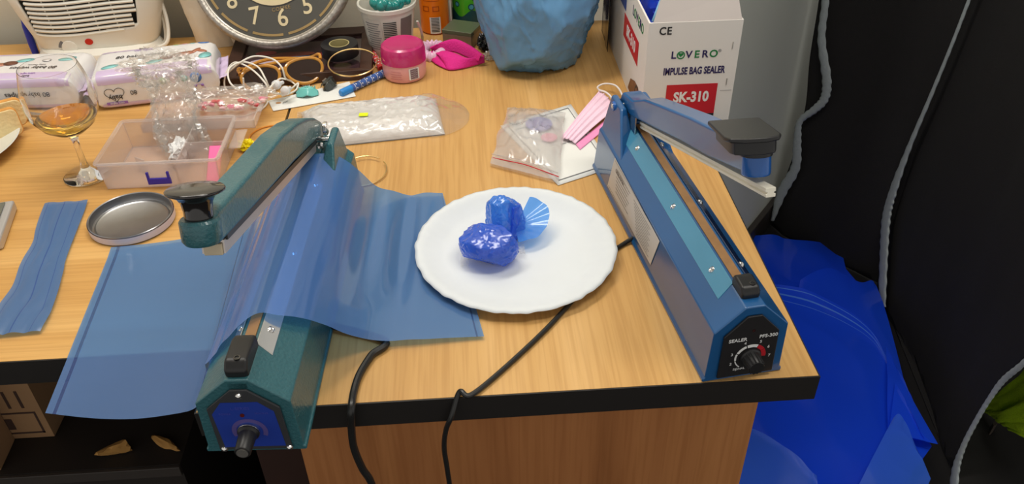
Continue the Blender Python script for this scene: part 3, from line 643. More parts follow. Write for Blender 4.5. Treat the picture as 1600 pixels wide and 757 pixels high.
ux = (PC[1]-PC[0]).normalized(); uy = Vector((-ux.y, ux.x, 0))
text('TO CLEAN', bil(.72, .42, .0021)-o0, ux, uy, .005, grey_print, pa); text('AND SEAL BAG', bil(.64, .52, .0021)-o0, ux, uy, .004, grey_print, pa)
# mask
MC = [at(876, 213, .008), at(937, 141, .008), at(963, 170, .008), at(900, 221, .008)]
mk = thing('face_mask', 'pink pleated disposable face mask with white ear loops', 'face mask', (*((MC[0]+MC[2])/2)[:2], .0)); o1 = Vector(mk.location)
pinkm = mat('pink_nonwoven', rgb(240, 206, 224), .8, var=.05, vscale=200, bump=.2, bscale=700)
def maskpt(u, v):
    p_ = MC[0].lerp(MC[1], u).lerp(MC[3].lerp(MC[2], u), v)
    st = abs(((v*4.2) % 1)-.15); p_.z = .0035+.0035*sin(pi*v)+.0022*max(0, 1-st*5)+.002*sin(pi*u)+.003*u
    return p_-o1
grid('pleated_panel', maskpt, 24, 60, pinkm, mk, smooth=40, solid=.0009)
def mask2(u, v):
    a, b = MC[3], MC[2]; dirn = Vector((.30, -.95, 0))*.014
    p_ = a.lerp(b, u)+dirn*v; p_.z = .0022+.0015*(1-v); return p_-o1
grid('lower_fold', mask2, 16, 6, mat('deep_pink_fold', rgb(240, 150, 196), .8), mk, solid=.0006)
lpm = mat('white_elastic', rgb(232, 226, 222), .8)
MB().tube(spl([Vector(q)-o1 for q in (MC[1]+Vector((0, 0, -.001)), at(934, 136, .012), at(945, 131, .014), at(962, 134, .015), at(972, 148, .016), at(972, 161, .012), MC[2]+Vector((0, 0, 0)))], 40), .0014, 8).build('ear_loop', lpm, mk)
MB().tube(spl([Vector(q)-o1 for q in (at(936, 141, .011), at(946, 144, .013), at(955, 152, .013), at(957, 164, .010))], 24), .0014, 8).build('ear_loop', lpm, mk)
# zip bag
ZC = [at(793, 172, .006), at(884, 176, .010), at(872, 287, .003), at(766, 259, .003)]
zb = thing('zip_bag', 'clear zip-lock bag with a red strip, holding a violet and a pink disc', 'plastic bag', (*((ZC[0]+ZC[2])/2)[:2], 0)); o2 = Vector(zb.location)
def zp(h):
    def f(u, v):
        p_ = ZC[0].lerp(ZC[1], u).lerp(ZC[3].lerp(ZC[2], u), v); e = sin(pi*u)**.6*sin(pi*min(1, v*1.15+.02))**.6 if 0 < u < 1 and v*1.15+.02 < 1 else 0
        wob = .003*nz((u*5, v*5, 3))+.0025*(1-2*abs(nz((u*8, v*8, 13))))
        p_.z = .0042+.002+h*(e*.014)+wob*(.3+e) + .003*(1-v) if h > 0 else .0035
        p_.z = max(p_.z, .0032)
        sh = .006*nz((u*3, v*3, 7)); p_.x += sh*(.3 if 0 < u < 1 else 1); return p_-o2
    return f
grid('film_front', zp(1), 44, 50, film_mat('milky_zip_plastic', (.80, .78, .76), (.95, .93, .92), .42, .16, 1.2), zb, smooth=30)
grid('film_back', zp(-1), 10, 10, clear, zb)
zl = [ZC[3].lerp(ZC[0], .10), at(800, 256, .006), at(825, 262, .007), ZC[2].lerp(ZC[1], .06)]
MB().tube([Vector(q)+Vector((0, 0, .003))-o2 for q in spl(zl, 16)], .0007, 6).build('zip_strip', red_print, zb)
MB().tube([Vector(q)+Vector((0, .008, .004))-o2 for q in spl(zl, 16)], .0008, 6).build('zip_ridge', clear2, zb)
dv = at(842, 188, .012)
tag(MB().lathe([(.0185, 0), (.0195, .001), (.0195, .003), (.018, .004), (0, .0045)], 32).build('disc', mat('violet_disc', rgb(120, 120, 190), .4), None, loc=(dv.x, dv.y, .0037)), 'violet disc inside the clear zip bag', 'disc')
dv = at(858, 210, .010)
tag(MB().lathe([(.011, 0), (.0115, .001), (.0115, .002), (0, .003)], 24).build('disc', mat('rose_disc', rgb(228, 150, 176), .4), None, loc=(dv.x, dv.y, .0037)), 'small rose disc inside the clear zip bag', 'disc')

# ================================================================ LIGHT BLUE CARRIER BAG
lbm = mat('sky_blue_bag_plastic', rgb(96, 146, 188), .27, spec=.45, var=.08, vscale=8, bump=.7, bscale=13)
lbm.node_tree.nodes['Bump'].inputs['Distance'].default_value = .009
for n_ in lbm.node_tree.nodes:
    if n_.type == 'TEX_NOISE' and abs(n_.inputs['Scale'].default_value-13) < .1:
        n_.noise_type = 'RIDGED_MULTIFRACTAL'; n_.inputs['Detail'].default_value = 2; n_.inputs['Distortion'].default_value = .6
def bagshape(p_, d):
    k = (d.z+1)/2
    s = 1/max(.36, math.sqrt(max(0, 1-d.z*d.z)))**.45 if d.z < 0 else 1
    s *= .93+.07*min(1, k*2)
    q = Vector((d.x*2.2+d.z*1.4, d.y*2.2, d.z*1.1-d.x*.8)); cr_ = max(0, 1-abs(noise.noise(q*1.6+Vector((3, 1, 7))))*9)**1.5
    cr2 = max(0, 1-abs(noise.noise(Vector((d.x*5-d.z*3, d.y*5, d.z*2.4+d.x*2))+Vector((1, 8, 2))))*9)**1.5
    p_ = p_+d*(.0042*cr_+.0015*cr2)
    if d.y < 0: p_.x *= 1-.12*max(0, -d.z)
    p_.x *= s; p_.y *= s*(.9 if d.y < 0 else 1)
    return p_
bg = facet('carrier_bag', lbm, None, (-.203, .738, .128), (.110, .122, .150), 12, n=40, sub=6, floor=.0008, jitter=.13, fine=.014, shaper=bagshape, smooth=180)
tag(bg, 'large crinkled sky blue plastic bag with contents, left of the white carton', 'plastic bag')
dk = film_mat('smoky_plastic', (.03, .025, .035), (.25, .22, .26), .5, .1, 1)
tag(grid('plastic_film', lambda u, v: (-.088+.004*u+.001*nz((v*6, u*3, 2)), .760+.09*u, .001+.16*v), 8, 14, dk, None, solid=.0006), 'dark smoky plastic sheet standing between the sky blue bag and the carton', 'plastic film')
bbm = mat('dark_blue_bag_plastic', rgb(22, 40, 84), .3)
tag(crumple('carrier_bag', bbm, None, (-.105, .905, .10), (.020, .03, .105), 3.9, .15, 3, 4, floor=.001, smooth=30), 'dark blue bag in the gap behind the sky blue bag', 'plastic bag')

# ================================================================ PADDED WHITE PACK in clear plastic
slot = thing('wrapped_pack', 'flat white pack in crinkled clear plastic with a yellow sticker, behind the teal sealer', 'wrapped pack', (-.455, .545, 0), radians(7))
whitefoil = mat('white_foil_plastic', rgb(214, 210, 206), .28, coat=.7, var=.06, vscale=40, bump=.8, bscale=70)
def packpt(u, v):
    x = -.118+.205*u; y = -.052+.112*v; e = min(1, min(u, 1-u)*7)**.5*min(1, min(v, 1-v)*6)**.5
    wr = .0028*(1-2*abs(nz((x*40, y*60, 2))))+.0016*(1-2*abs(nz((x*90, y*110, 7))))
    x += -.006*(v-.5)*2*(1-u)+(.008*(1-u)*(1 if v > .5 else -.2)); return (x, y-.014*u*(1-v)*0, .002+e*(.0155+wr))
grid('pack', packpt, 90, 50, whitefoil, slot, smooth=30)
MB().add([(-.112, -.052, .0008), (.082, -.052, .0008), (.082, .058, .0008), (-.112, .058, .0008)], [(0, 1, 2, 3)]).build('pack_underside', whitefoil, slot)
def wrappt(u, v):
    x = -.122+.252*u; ang = (v-.5)*2
    wv = .058 if u < .75 else .058*math.sqrt(max(0, 1-((u-.75)/.25)**2))+.004
    y = ang*wv+.004-.0*u; e = (1-abs(ang)**4)*min(1, u*10)*min(1, (1-u)*5)**.5
    wr = .0035*(1-2*abs(nz((x*35, y*40, 12))))+.002*nz((x*90, y*90, 4))
    return (x, y, .0018+e*(.0188 if u < .8 else .0188-.012*(u-.8)/.2)+e*wr*(1 if u > .7 else .5))
grid('clear_wrap', wrappt, 80, 44, clear, slot, smooth=25)
ys = at(567, 178, .023)
plate2d(rrect(.013, .0095, .001), (0, 0, 0), X, Y, .0004, 'price_sticker', mat('fluorescent_yellow', rgb(222, 240, 20), .5), slot).matrix_local = slot.matrix_world.inverted() @ Matrix.Translation(ys) if False else Matrix.Translation((-.024, -.008, .0228)) @ Matrix.Rotation(-.15, 4, 'Z')

# ================================================================ CARD, PENS, HAIR CLIPS
CC = [at(427, 174, .001), at(556, 151, .001), at(546, 128, .001), at(419, 158, .001)]
cdp_ = thing('card', 'white hanging card with a punched oval hole, under the aqua clip', 'card', (*((CC[0]+CC[2])/2)[:2], 0)); o3 = Vector(cdp_.location)
MB().add([q-o3+Vector((0, 0, zz)) for zz in (0, .0006) for q in CC], [(3, 2, 1, 0), (4, 5, 6, 7), (0, 1, 5, 4), (1, 2, 6, 5), (2, 3, 7, 6), (3, 0, 4, 7)]).build('card_sheet', papm, cdp_)
h_ = at(435, 161, .0018)-o3
plate2d(ell(.0042, .0022, 20), h_, X, Y, .0002, 'punched_hole', mat('hole_shows_wood', rgb(170, 115, 55), .5), cdp_)
for k in range(5):
    q = at(442+k*1.6, 161-k*.6, .0018)-o3; MB().box((q.x, q.y-.003, q.z), (q.x+.0006, q.y+.003, q.z+.0002)).build('barcode_bar', grey_print, cdp_)
def clip(name_label, cx, cy, m, s=1., rz=0, bow=True):
    g = thing('hair_clip', name_label, 'hair clip', (*at(cx, cy, .001)[:2], .0018), rz)
    def jaw(u, v, k=1):
        x = .0165*(2*u-1); w_ = abs(2*u-1); dip = .0045*(1-min(1, w_*2.2))
        z = (.0015+.0125*v)*(1-.55*w_**3)+dip*(1-v)*.9; y = -.0065+.0045*v-.004*(1-w_**2)*(1-v)+.003*w_
        return (x*s, y*s*k, z*s)
    grid('jaw', lambda u, v: jaw(u, v), 26, 8, m, g, solid=.0016*s)
    grid('jaw', lambda u, v: jaw(u, v, -1), 26, 8, m, g, solid=.0016*s)
    for k in range(7):
        x = (-.012+.004*k)*s; MB().tube(spl([(x, -.001*s, .0135*s), (x*1.02, .007*s, .0115*s), (x, .011*s, .003*s)], 6), [.0009*s, .0009*s, .0009*s, .0008*s, .0006*s, .0004*s], 6).build('tooth', m, g)
    MB().tube([(-.006*s+.0006*t*s, .008*s+.0013*s*sin(t*1.5), .0125*s+.0013*s*cos(t*1.5)) for t in range(20)], .0005, 5).build('spring', chrome, g)
    return g
clip('aqua hair claw clip lying on the white card', 481, 150, mat('aqua_plastic', rgb(112, 196, 190), .25, coat=.4), 1.0, radians(5))
smoke = mat('smoky_grey_plastic', rgb(70, 74, 70), .15, trans=.35, coat=.5)
gq = clip('smoky grey hair claw clip beside the aqua one on the card', 516, 137, smoke, .95, radians(70))
def pen(label, A, B, r, m, tipm, band):
    A, B = Vector(A), Vector(B); g = thing('marker_pen', label, 'pen', A); dd = B-A; L = dd.length; q = dd.to_track_quat('Z', 'Y').to_matrix().to_4x4()
    MB().lathe([(r*.75, 0), (r*.95, .0015), (r, .003), (r, L*.22), (r, L)], 20, q).build('cap', tipm, g)
    MB().lathe([(r*1.03, L*.22), (r*1.03, L-.001), (r*.8, L)], 20, q).build('barrel', m, g)
    for k in range(band):
        z = L*(.27+.70*k/band); MB().lathe([(r*1.06, z), (r*1.06, z+.0008)], 20, q, closed=False).build('ring', white_print, g)
        if k % 1 == 0:
            for a in range(6):
                an_ = a*pi/3+k*.5; c_ = q @ Vector((r*1.04*cos(an_), r*1.04*sin(an_), z+L*.035)); MB().cyl(c_*1, c_+(q @ Vector((cos(an_), sin(an_), 0)))*.0004, .0011, n=8).build('dot', white_print, g)
    return g
pen('blue marker pen with white dotted rings, lying on the white card', at(532, 146, .0065), at(605, 112, .0065), .0058, mat('blue_pattern', rgb(58, 92, 160), .4, var=.3, vscale=300), mat('blue_cap', rgb(40, 130, 205), .35), 6)
pen('red patterned marker pen between the frame and the pink jar', at(580, 79, .0060), at(596, 108, .0060), .0052, mat('red_pattern', rgb(200, 60, 60), .45, var=.4, vscale=260), mat('red_cap', rgb(196, 50, 52), .4), 5)
# hoops
def hoop(label, P, r=.0007):
    return tag(MB().tube(P, r, 8).build('hoop_earring', gold), label, 'earring')
c_ = at(552, 98, .024); e1_, e2_ = Vector((1, -.05, .02)).normalized(), Vector((.05, .86, .40)).normalized()
hoop('large gold hoop earring leaning on the tape roll and the photo frame', [at(552, 103, .026)+Vector((.0385*cos(t)*1, .033*sin(t), .008*sin(t)+.006)) for t in [2*pi*i/60+.5 for i in range(58)]], .0013)
hoop('thin gold hoop earring on the desk right of the teal sealer', [Vector((-.470, .412, .0016))+Vector((.030*cos(t), .034*sin(t), .002*sin(t)+.002)) for t in [2*pi*i/60+.9 for i in range(58)]], .0009)

# ================================================================ PINK JAR, CLOTH, SCRUNCHIE
jx, jy = -.4265, .7055
j = thing('cream_jar', 'frosted pink cream jar with a magenta lid', 'jar', (jx, jy, 0))
jm = mat('frosted_pink', rgb(222, 160, 160), .3, coat=.3, var=.04); jl = mat('magenta_lid', rgb(186, 36, 104), .22, coat=.4, var=.04)
MB().lathe([(.0285, 0), (.0325, .002), (.0348, .008), (.0350, .022), (.0345, .030), (0, .030)], 48).build('base', jm, j)
MB().lathe([(.0340, .0285), (.0358, .0295), (.0355, .048), (.0335, .054), (.0300, .0565), (.0285, .0560), (0, .0560)], 48).build('lid', jl, j)
def oncyl(parent, r, a0, z, w_, h_, m, name, n=6, off=.0003):
    """thin curved patch on a cylinder of radius r centred on parent; a0 angle, width w_ in metres"""
    da = w_/r; return grid(name, lambda u, v: ((r+off)*cos(a0-da/2+da*u), (r+off)*sin(a0-da/2+da*u), z-h_/2+h_*v), n, 2, m, parent)
aj = math.atan2(-.98, .08)+.42
oncyl(j, .0350, aj, .0165, .0175, .019, white_print, 'barcode_label')
for k in range(11): oncyl(j, .0350, aj, .0085+k*.0016, .013, .0007+.0005*(k % 2), mat('maroon_print', rgb(92, 20, 52), .5), 'barcode_bar', off=.0006)
for k in range(4): oncyl(j, .0350, aj-.85, .009+k*.004, .020-.003*(k % 2), .0007, mat('rose_print', rgb(190, 110, 120), .5), 'print_line', off=.0005)
# tub with turquoise beads
tb = thing('plastic_tub', 'translucent white tub with printed label, full of turquoise beads', 'tub', (-.4535, .8080, 0))
tm = mat('white_tub_plastic', rgb(212, 210, 200), .35, coat=.2)
MB().lathe([(.0, .001), (.034, .0), (.036, .004), (.0455, .078), (.0488, .080), (.0492, .086), (.0478, .0875), (.0455, .086), (.0445, .08), (.0350, .006), (0, .005)], 48, closed=False).build('cup', tm, tb)
def oncone(a0, z0, z1, wd, m, name, off=.0005):
    R_ = lambda z: .036+(z-.004)*(.0095/.074)+off
    return grid(name, lambda u, v: (lambda z: (R_(z)*cos(a0+(u-.5)*wd/R_(z)), R_(z)*sin(a0+(u-.5)*wd/R_(z)), z))(z0+(z1-z0)*v), 8, 3, m, tb)
af = -pi/2
oncone(af-.55, .012, .070, .030, mat('tub_label', rgb(196, 192, 184), .6), 'label')
for k in range(12): oncone(af-.60, .016+k*.0042, .0175+k*.0042, .020+.004*(k % 3), grey_print, 'print_line', .0009)
for k in range(10): oncone(af+.12, .036+k*.0032, .0375+k*.0032, .022, black_print, 'barcode_bar', .0009)
oncone(af+.85, .015, .070, .026, mat('grey_tub_label', rgb(110, 100, 96), .6), 'label')
nk = thing('bead_necklace', 'turquoise bead necklace heaped in the white tub', 'necklace', (-.4535, .8080, .0745))
tq = mat('turquoise_bead', rgb(20, 128, 122), .22, coat=.5, var=.25, vscale=70)
bsrc = None; rb = random.Random(3); placed = []
bpx = [(577, 12, 9), (593, 14, 9), (605, 5, 9), (600, 16, 8), (612, 19, 8), (622, 10, 7), (629, 8, 6), (633, 20, 7), (640, 13, 6), (650, 9, 6), (642, 26, 6.5), (651, 26, 6), (587, 22, 7), (623, 22, 7), (632, 2, 6), (588, 3, 8), (617, 2, 7), (575, 22, 6), (655, 16, 5.5), (645, 3, 5.5), (634, 27, 5), (598, 27, 6), (609, 27, 6), (620, 29, 5), (588, 30, 5), (603, -6, 8), (622, -7, 7), (640, -8, 7), (590, -8, 7)]
for i, (px, py, pr) in enumerate(bpx):
    z = .088+.0007*pr-(.003 if py > 24 else 0)+(.004 if i % 3 == 0 else 0); c_ = at(px, py, z)-Vector(nk.location)
    rr = math.hypot(c_.x, c_.y)
    if rr > .0405: c_.x *= .0405/rr; c_.y *= .0405/rr
    r_ = pr*1.40/F
    if bsrc is None: bsrc = MB().lathe([(.0, -1), (.2, -.98), (.5, -.866), (.78, -.62), (.95, -.3), (1, 0), (.95, .3), (.78, .62), (.5, .866), (.2, .98), (0, 1)], 20).build('bead', tq, nk, smooth=180); o_ = bsrc
    else: o_ = bsrc.copy(); COL.objects.link(o_); o_.parent = nk
    o_.location = c_; o_.scale = (r_, r_, r_); o_.rotation_euler = (rb.random()*3, rb.random()*3, 0)
tag(MB().tube(spl([at(652, 33, .082), at(657, 45, .06), at(660, 58, .02), at(659, 66, .004)], 20), .0022, 6, flat=.4).build('strap', mat('pale_strap', rgb(196, 200, 192), .6)), 'pale thin strap hanging down beside the bead tub', 'strap')
# bottles
def bottle(name, label, cat, x, y, r, h, m):
    g = thing(name, label, cat, (x, y, 0)); MB().lathe([(r*.86, 0), (r*.98, .003), (r, .008), (r, h*.9), (r*.9, h*.95), (r*.5, h), (0, h)], 40).build('body', m, g); return g
ob = bottle('spray_bottle', 'orange bottle with a barcode beside the bead tub', 'bottle', -.379, .888, .0255, .19, mat('orange_plastic', rgb(236, 122, 10), .3, coat=.4, var=.06, vscale=12))
oncyl(ob, .0255, -pi/2+.05, .018, .019, .030, white_print, 'barcode_label')
for k in range(10): oncyl(ob, .0255, -pi/2+.05, .007+k*.0027, .014, .0013, black_print, 'barcode_bar', off=.0006)
rdp = mat('rust_print', rgb(170, 70, 16), .5)
for k in range(9): oncyl(ob, .0255, -pi/2-.15, .062+k*.0042+(0.012 if k > 2 else 0), .030-.006*(k % 3), .0010, rdp, 'print_line', off=.0006)
for s_ in (-.55, .15):
    oncyl(ob, .0255, -pi/2+s_, .052, .012, .0012, rdp, 'recycling_mark', off=.0006); oncyl(ob, .0255, -pi/2+s_, .044, .012, .0012, rdp, 'recycling_mark', off=.0006)
    oncyl(ob, .0255, -pi/2+s_-.2, .048, .0012, .009, rdp, 'recycling_mark', off=.0006); oncyl(ob, .0255, -pi/2+s_+.2, .048, .0012, .009, rdp, 'recycling_mark', off=.0006)
gb = bottle('spray_can', 'bright green bottle with blue bubble print, behind the olive box', 'bottle', -.3175, .926, .030, .18, mat('green_plastic', rgb(84, 196, 44), .3, coat=.5, var=.15, vscale=9))
lbp = mat('light_blue_print', rgb(84, 170, 196), .4); tlp = mat('teal_print', rgb(24, 84, 96), .4)
for da, z, r_ in ((-.75, .040, .004), (.15, .036, .0048), (.55, .058, .011), (-.2, .060, .003)):
    for sc_, mm_, nn_, of_ in ((1.25, tlp, 'bubble_ring', .0003), (.85, lbp, 'bubble', .0006)):
        grid(nn_, lambda u, v: (lambda a, h: ((.030+of_)*cos(-pi/2+da+a/.03), (.030+of_)*sin(-pi/2+da+a/.03), z+h))(r_*sc_*v*cos(2*pi*u), r_*sc_*v*sin(2*pi*u)), 20, 3, mm_, gb)
grid('wave_band', lambda u, v: (.0304*cos(-pi+.0+pi*u), .0304*sin(-pi+pi*u), .002+(.022+.006*sin(u*14))*v), 40, 3, tlp, gb)
bottle('bottle', 'dark plum bottle between the green one and the sky blue bag', 'bottle', -.266, .938, .0195, .17, mat('plum_plastic', rgb(78, 34, 46), .4))
gc = thing('small_carton', 'thin grey carton squeezed between the orange and green bottles', 'box', (-.3502, .905, 0), 0)
MB().box((-.0022, -.018, 0), (.0022, .018, .062)).build('body', mat('grey_card', rgb(130, 134, 122), .6), gc); MB().box((-.0015, -.0186, .004), (.0015, -.0181, .058)).build('printed_front', white_print, gc)
ol = thing('tin_box', 'small olive green metallic box behind the magenta cloth', 'box', (-.3400, .807, 0), radians(-24))
om = mat('olive_lacquer', rgb(98, 106, 84), .3, .2, var=.15, vscale=20)
MB().box((-.028, 0, 0), (.026, .048, .022)).build('base', mat('dull_mauve_metal', rgb(140, 126, 112), .35, .4, var=.2, vscale=40), ol, bevel=.001)
MB().box((-.0285, -.0005, .0222), (.0265, .0485, .029)).build('lid', om, ol, bevel=.001)
# magenta cloth: folded ribbed headband
mg = mat('magenta_knit', rgb(214, 36, 134), .85, var=.10, vscale=220, bump=.5, bscale=400)
hb = thing('headband', 'folded magenta ribbed cloth headband beside the pink jar', 'headband', (-.343, .757, 0))
def fold_cloth(name, top, bot, zt, zb_, bow, nu=50, nv=14):
    """one leaf of the folded band between a top and a bottom outline (photo pixels at real heights)"""
    Tw = [at(x, y, z) for (x, y), z in zip(top, zt)]; Bw = [at(x, y, z) for (x, y), z in zip(bot, zb_)]; o_ = Vector(hb.location)
    def f(u, v):
        p_ = cr(Tw, u).lerp(cr(Bw, u), v); p_.z = max(.0014, p_.z+bow*sin(pi*v)*.006); return p_-o_
    return grid(name, f, nu, nv, mg, hb, solid=.0018)
fold_cloth('back_fold', [(672, 76), (692, 66), (712, 62), (735, 72), (757, 88)], [(676, 84), (694, 82), (710, 82), (730, 90), (748, 96)], [.018, .026, .030, .026, .018], [.004, .010, .012, .010, .010], 1.0)
fold_cloth('front_fold', [(680, 84), (694, 80), (712, 84), (732, 92), (756, 90)], [(696, 104), (700, 109), (712, 109), (732, 105), (757, 98)], [.012, .017, .017, .014, .010], [.002, .002, .002, .002, .003], 1.0)
fold_cloth('inner_fold', [(674, 80), (680, 82), (688, 84), (694, 86), (700, 88)], [(672, 92), (678, 98), (684, 102), (692, 106), (700, 109)], [.012, .011, .010, .009, .008], [.002, .002, .002, .002, .002], .5)
sr = thing('scrunchie', 'crumpled pale pink floral scrunchie behind the pink jar', 'scrunchie', (-.383, .772, .0))
fl_ = mat('floral_fabric', rgb(236, 190, 214), .8, var=.35, vscale=130)
def tor(u, v):
    a, b = 2*pi*u, 2*pi*v; R_, r_ = .018, .0085*(1+.25*sin(a*17)); return ((R_+r_*cos(b))*cos(a), (R_+r_*cos(b))*sin(a)*.8, .0105+r_*sin(b)+.004*sin(a))
grid('fabric_ring', tor, 90, 16, fl_, sr)
sr.location.z = .0
tag(crumple('wrapper', mat('black_foil', (.03, .03, .032), .25, .3), None, (-.2945, .797, .012), (.013, .017, .012), 8.1, .4, 2.5, 4, floor=.0006, smooth=20), 'crumpled dark foil wrapper left of the sky blue bag', 'wrapper')
tag(crumple('wrapper', clear2, None, (-.286, .757, .0055), (.012, .012, .006), 6.1, .4, 2.5, 4, floor=.0006, smooth=20), 'small crumpled clear wrapper at the foot of the sky blue bag', 'wrapper')

# ================================================================ PHOTO FRAME, TAPE, GLASSES, EARPHONES
fr_ = thing('photo_frame', 'dark wooden photo frame lying flat below the clock', 'picture frame', (-.6005, .779, 0), radians(3.2))
fw_ = wood('dark_frame_wood', rgb(52, 34, 28), rgb(66, 44, 36), rgb(76, 52, 42), 0, .4)
a_, b_, k_, hh = .1175, .0905, .020, .018
for P4 in ([(-a_, -b_), (a_, -b_), (a_-k_, -b_+k_), (-a_+k_, -b_+k_)], [(a_, -b_), (a_, b_), (a_-k_, b_-k_), (a_-k_, -b_+k_)], [(a_, b_), (-a_, b_), (-a_+k_, b_-k_), (a_-k_, b_-k_)], [(-a_, b_), (-a_, -b_), (-a_+k_, -b_+k_), (-a_+k_, b_-k_)]):
    MB().prism(P4, lambda x, y: Vector((x, y, 0)), lambda x, y: Vector((x, y, hh if max(abs(x)-a_, abs(y)-b_) > -.001 else hh-.005))).build('moulding', fw_, fr_, bevel=.001)
pm_ = mat('dark_photo', rgb(66, 46, 50), .15, var=.5, vscale=30, coat=.6)
MB().box((-a_+k_-.001, -b_+k_-.001, .004), (a_-k_+.001, b_-k_+.001, .008)).build('photograph', pm_, fr_)
ph = [((.066, .030), .026, .030, rgb(200, 204, 212)), ((.02, .025), .022, .022, rgb(58, 34, 48)), ((-.02, .010), .040, .010, rgb(120, 60, 50)), ((-.004, -.006), .026, .007, rgb(66, 112, 160)), ((-.055, -.012), .030, .010, rgb(190, 170, 180)), ((.032, .003), .014, .008, rgb(150, 36, 44)), ((-.062, .02), .018, .008, rgb(160, 44, 48)), ((.045, .012), .008, .006, rgb(210, 205, 205))]
for i, (q, ra, rb_, col) in enumerate(ph):
    plate2d(ell(ra, rb_, 18) if i else rect(ra*1.6, rb_*1.8), (q[0], q[1], .0081+i*.00012), X, Y, .0001, 'picture_patch', mat('photo_patch_%d' % i, col, .2, coat=.6), fr_)
tp = thing('tape_roll', 'roll of black insulating tape on the photo frame', 'tape', (-.5330, .757, .0186))
MB().lathe([(.0165, 0), (.0300, 0), (.0302, .0008), (.0302, .0182), (.0300, .019), (.0165, .019), (.0165, 0)], 48, closed=False).build('tape', mat('black_tape', (.010, .010, .012), .3), tp, smooth=30)
MB().lathe([(.0148, .0005), (.0165, .0005), (.0165, .0196), (.0148, .0196), (.0148, .0005)], 40, closed=False).build('core', mat('cream_core', rgb(170, 158, 108), .6), tp, smooth=30)
# eyeglasses
am_ = mat('amber_plastic', rgb(226, 160, 62), .15, trans=.35, coat=.5, var=.2, vscale=60); lens = mat('brown_lens', (.028, .014, .010), .08, coat=.6)
gl = thing('sunglasses', 'amber-framed sunglasses with dark brown lenses, folded by the photo frame', 'sunglasses', (-.618, .690, 0), radians(20))
tilt = radians(52); gx_ = Vector((1, 0, 0)); gy_ = Vector((0, cos(tilt), sin(tilt)))
for s in (-1, 1):
    el = [(s*.034+.029*cos(t)*(1), .020*sin(t)+.002*cos(2*t)) for t in [2*pi*i/36 for i in range(36)]]
    P3 = [Vector((0, -.006, .022))+gx_*a+gy_*b for a, b in el]
    MB().tube(P3, .0028, 8, closed=True).build('rim', am_, gl)
    nn_ = gx_.cross(gy_)
    V = P3+[p_+nn_*.0006 for p_ in P3]; n_ = len(P3)
    MB().add(V, [tuple(reversed(range(n_))), tuple(range(n_, 2*n_))]+[(i, (i+1) % n_, n_+(i+1) % n_, n_+i) for i in range(n_)]).build('lens', lens, gl)
    e0 = Vector((0, -.006, .022))+gx_*s*.063+gy_*.012
    MB().tube(spl([e0, e0+Vector((0, .010, .004)), Vector((s*.046, .026, .026)), Vector((-s*.010, .030+.004*s, .030+.002*s)), Vector((-s*.045, .022, .030+.002*s)), Vector((-s*.064, .010, .024))], 30), .0027, 8).build('temple', am_, gl)
MB().tube(spl([Vector((0, -.006, .022))+gx_*-.007+gy_*.004, Vector((0, -.006, .022))+gy_*.009, Vector((0, -.006, .022))+gx_*.007+gy_*.004], 10), .0022, 8).build('bridge', am_, gl)
# earphones
ep = thing('earphones', 'tangled white wired earphones over the amber sunglasses', 'earphones', (-.66, .66, 0)); oe = Vector(ep.location)
wm = mat('white_rubber', rgb(232, 228, 218), .45)
def ecord(L): MB().tube([q-oe for q in spl([at(x, y, z) for x, y, z in L], len(L)*9)], .00135, 8).build('cord', wm, ep)
ecord([(392, 155, .004), (370, 152, .004), (352, 138, .010), (353, 115, .030), (366, 98, .045), (388, 105, .048), (408, 122, .045), (418, 140, .03), (405, 158, .006), (395, 168, .003), (412, 162, .003), (420, 140, .03), (436, 124, .03), (447, 124, .03)])
ecord([(398, 160, .003), (384, 148, .020), (360, 130, .035), (358, 108, .045), (378, 97, .05), (402, 104, .05), (414, 122, .045), (420, 135, .03), (430, 146, .01), (450, 145, .006)])
ecord([(352, 118, .02), (375, 98, .05), (398, 88, .055), (425, 92, .055), (440, 105, .05), (446, 122, .03), (456, 128, .01), (470, 140, .006)])
ecord([(380, 122, .045), (384, 145, .02), (402, 160, .005), (418, 158, .004), (410, 170, .002), (392, 178, .002), (375, 182, .002), (350, 180, .002)])
ecord([(415, 130, .03), (424, 144, .02), (444, 147, .01), (456, 138, .01), (466, 130, .01), (461, 142, .006), (440, 150, .004)])
for (x, y, z, a) in ((400, 138, .026, .9), (436, 131, .026, -.5), (449, 140, .020, -.3)):
    c_ = at(x, y, z)-oe; q = Matrix.Translation(c_) @ Matrix.Rotation(a, 4, 'Z') @ Matrix.Rotation(radians(80), 4, 'X')
    MB().lathe([(0, -.010), (.0028, -.009), (.0034, 0), (.0062, .002), (.0074, .006), (.0066, .010), (.003, .012), (0, .0122)], 24, q).build('earbud', mat('white_earbud', rgb(225, 226, 228), .25, coat=.3), ep)
tag(MB().tube([Vector((-.612, .520, .0015))+Vector((.030*cos(t), .030*sin(t)*1.1, 0)) for t in [.8+2.6*i/30 for i in range(31)]], .0011, 6).build('elastic_band', mat('orange_elastic', rgb(216, 140, 50), .6)), 'orange elastic band curving beside the teal sealer arm', 'band')
yw = at(387, 229, .006)
tag(crumple('wrapper', mat('yellow_foil', rgb(232, 214, 10), .35), None, (yw.x, yw.y, .0075), (.012, .010, .008), 9.4, .4, 2.2, 4, floor=.0006, smooth=20), 'small crumpled bright yellow wrapper beside the clear organiser box', 'wrapper')

# ================================================================ CLOCK
ck = thing('wall_clock', 'round dark-faced clock with a worn silver rim, leaning on the wall', 'clock', (-.643, .776, .0192))
ckR = .136; tl_ = radians(33)
ck.rotation_mode = 'XYZ'
MX = Matrix.Translation((0, 0, .004)) @ Matrix.Rotation(radians(2), 4, 'Y') @ Matrix(((1, 0, 0, 0), (0, sin(tl_), -cos(tl_), 0), (0, cos(tl_), sin(tl_), 0), (0, 0, 0, 1)))
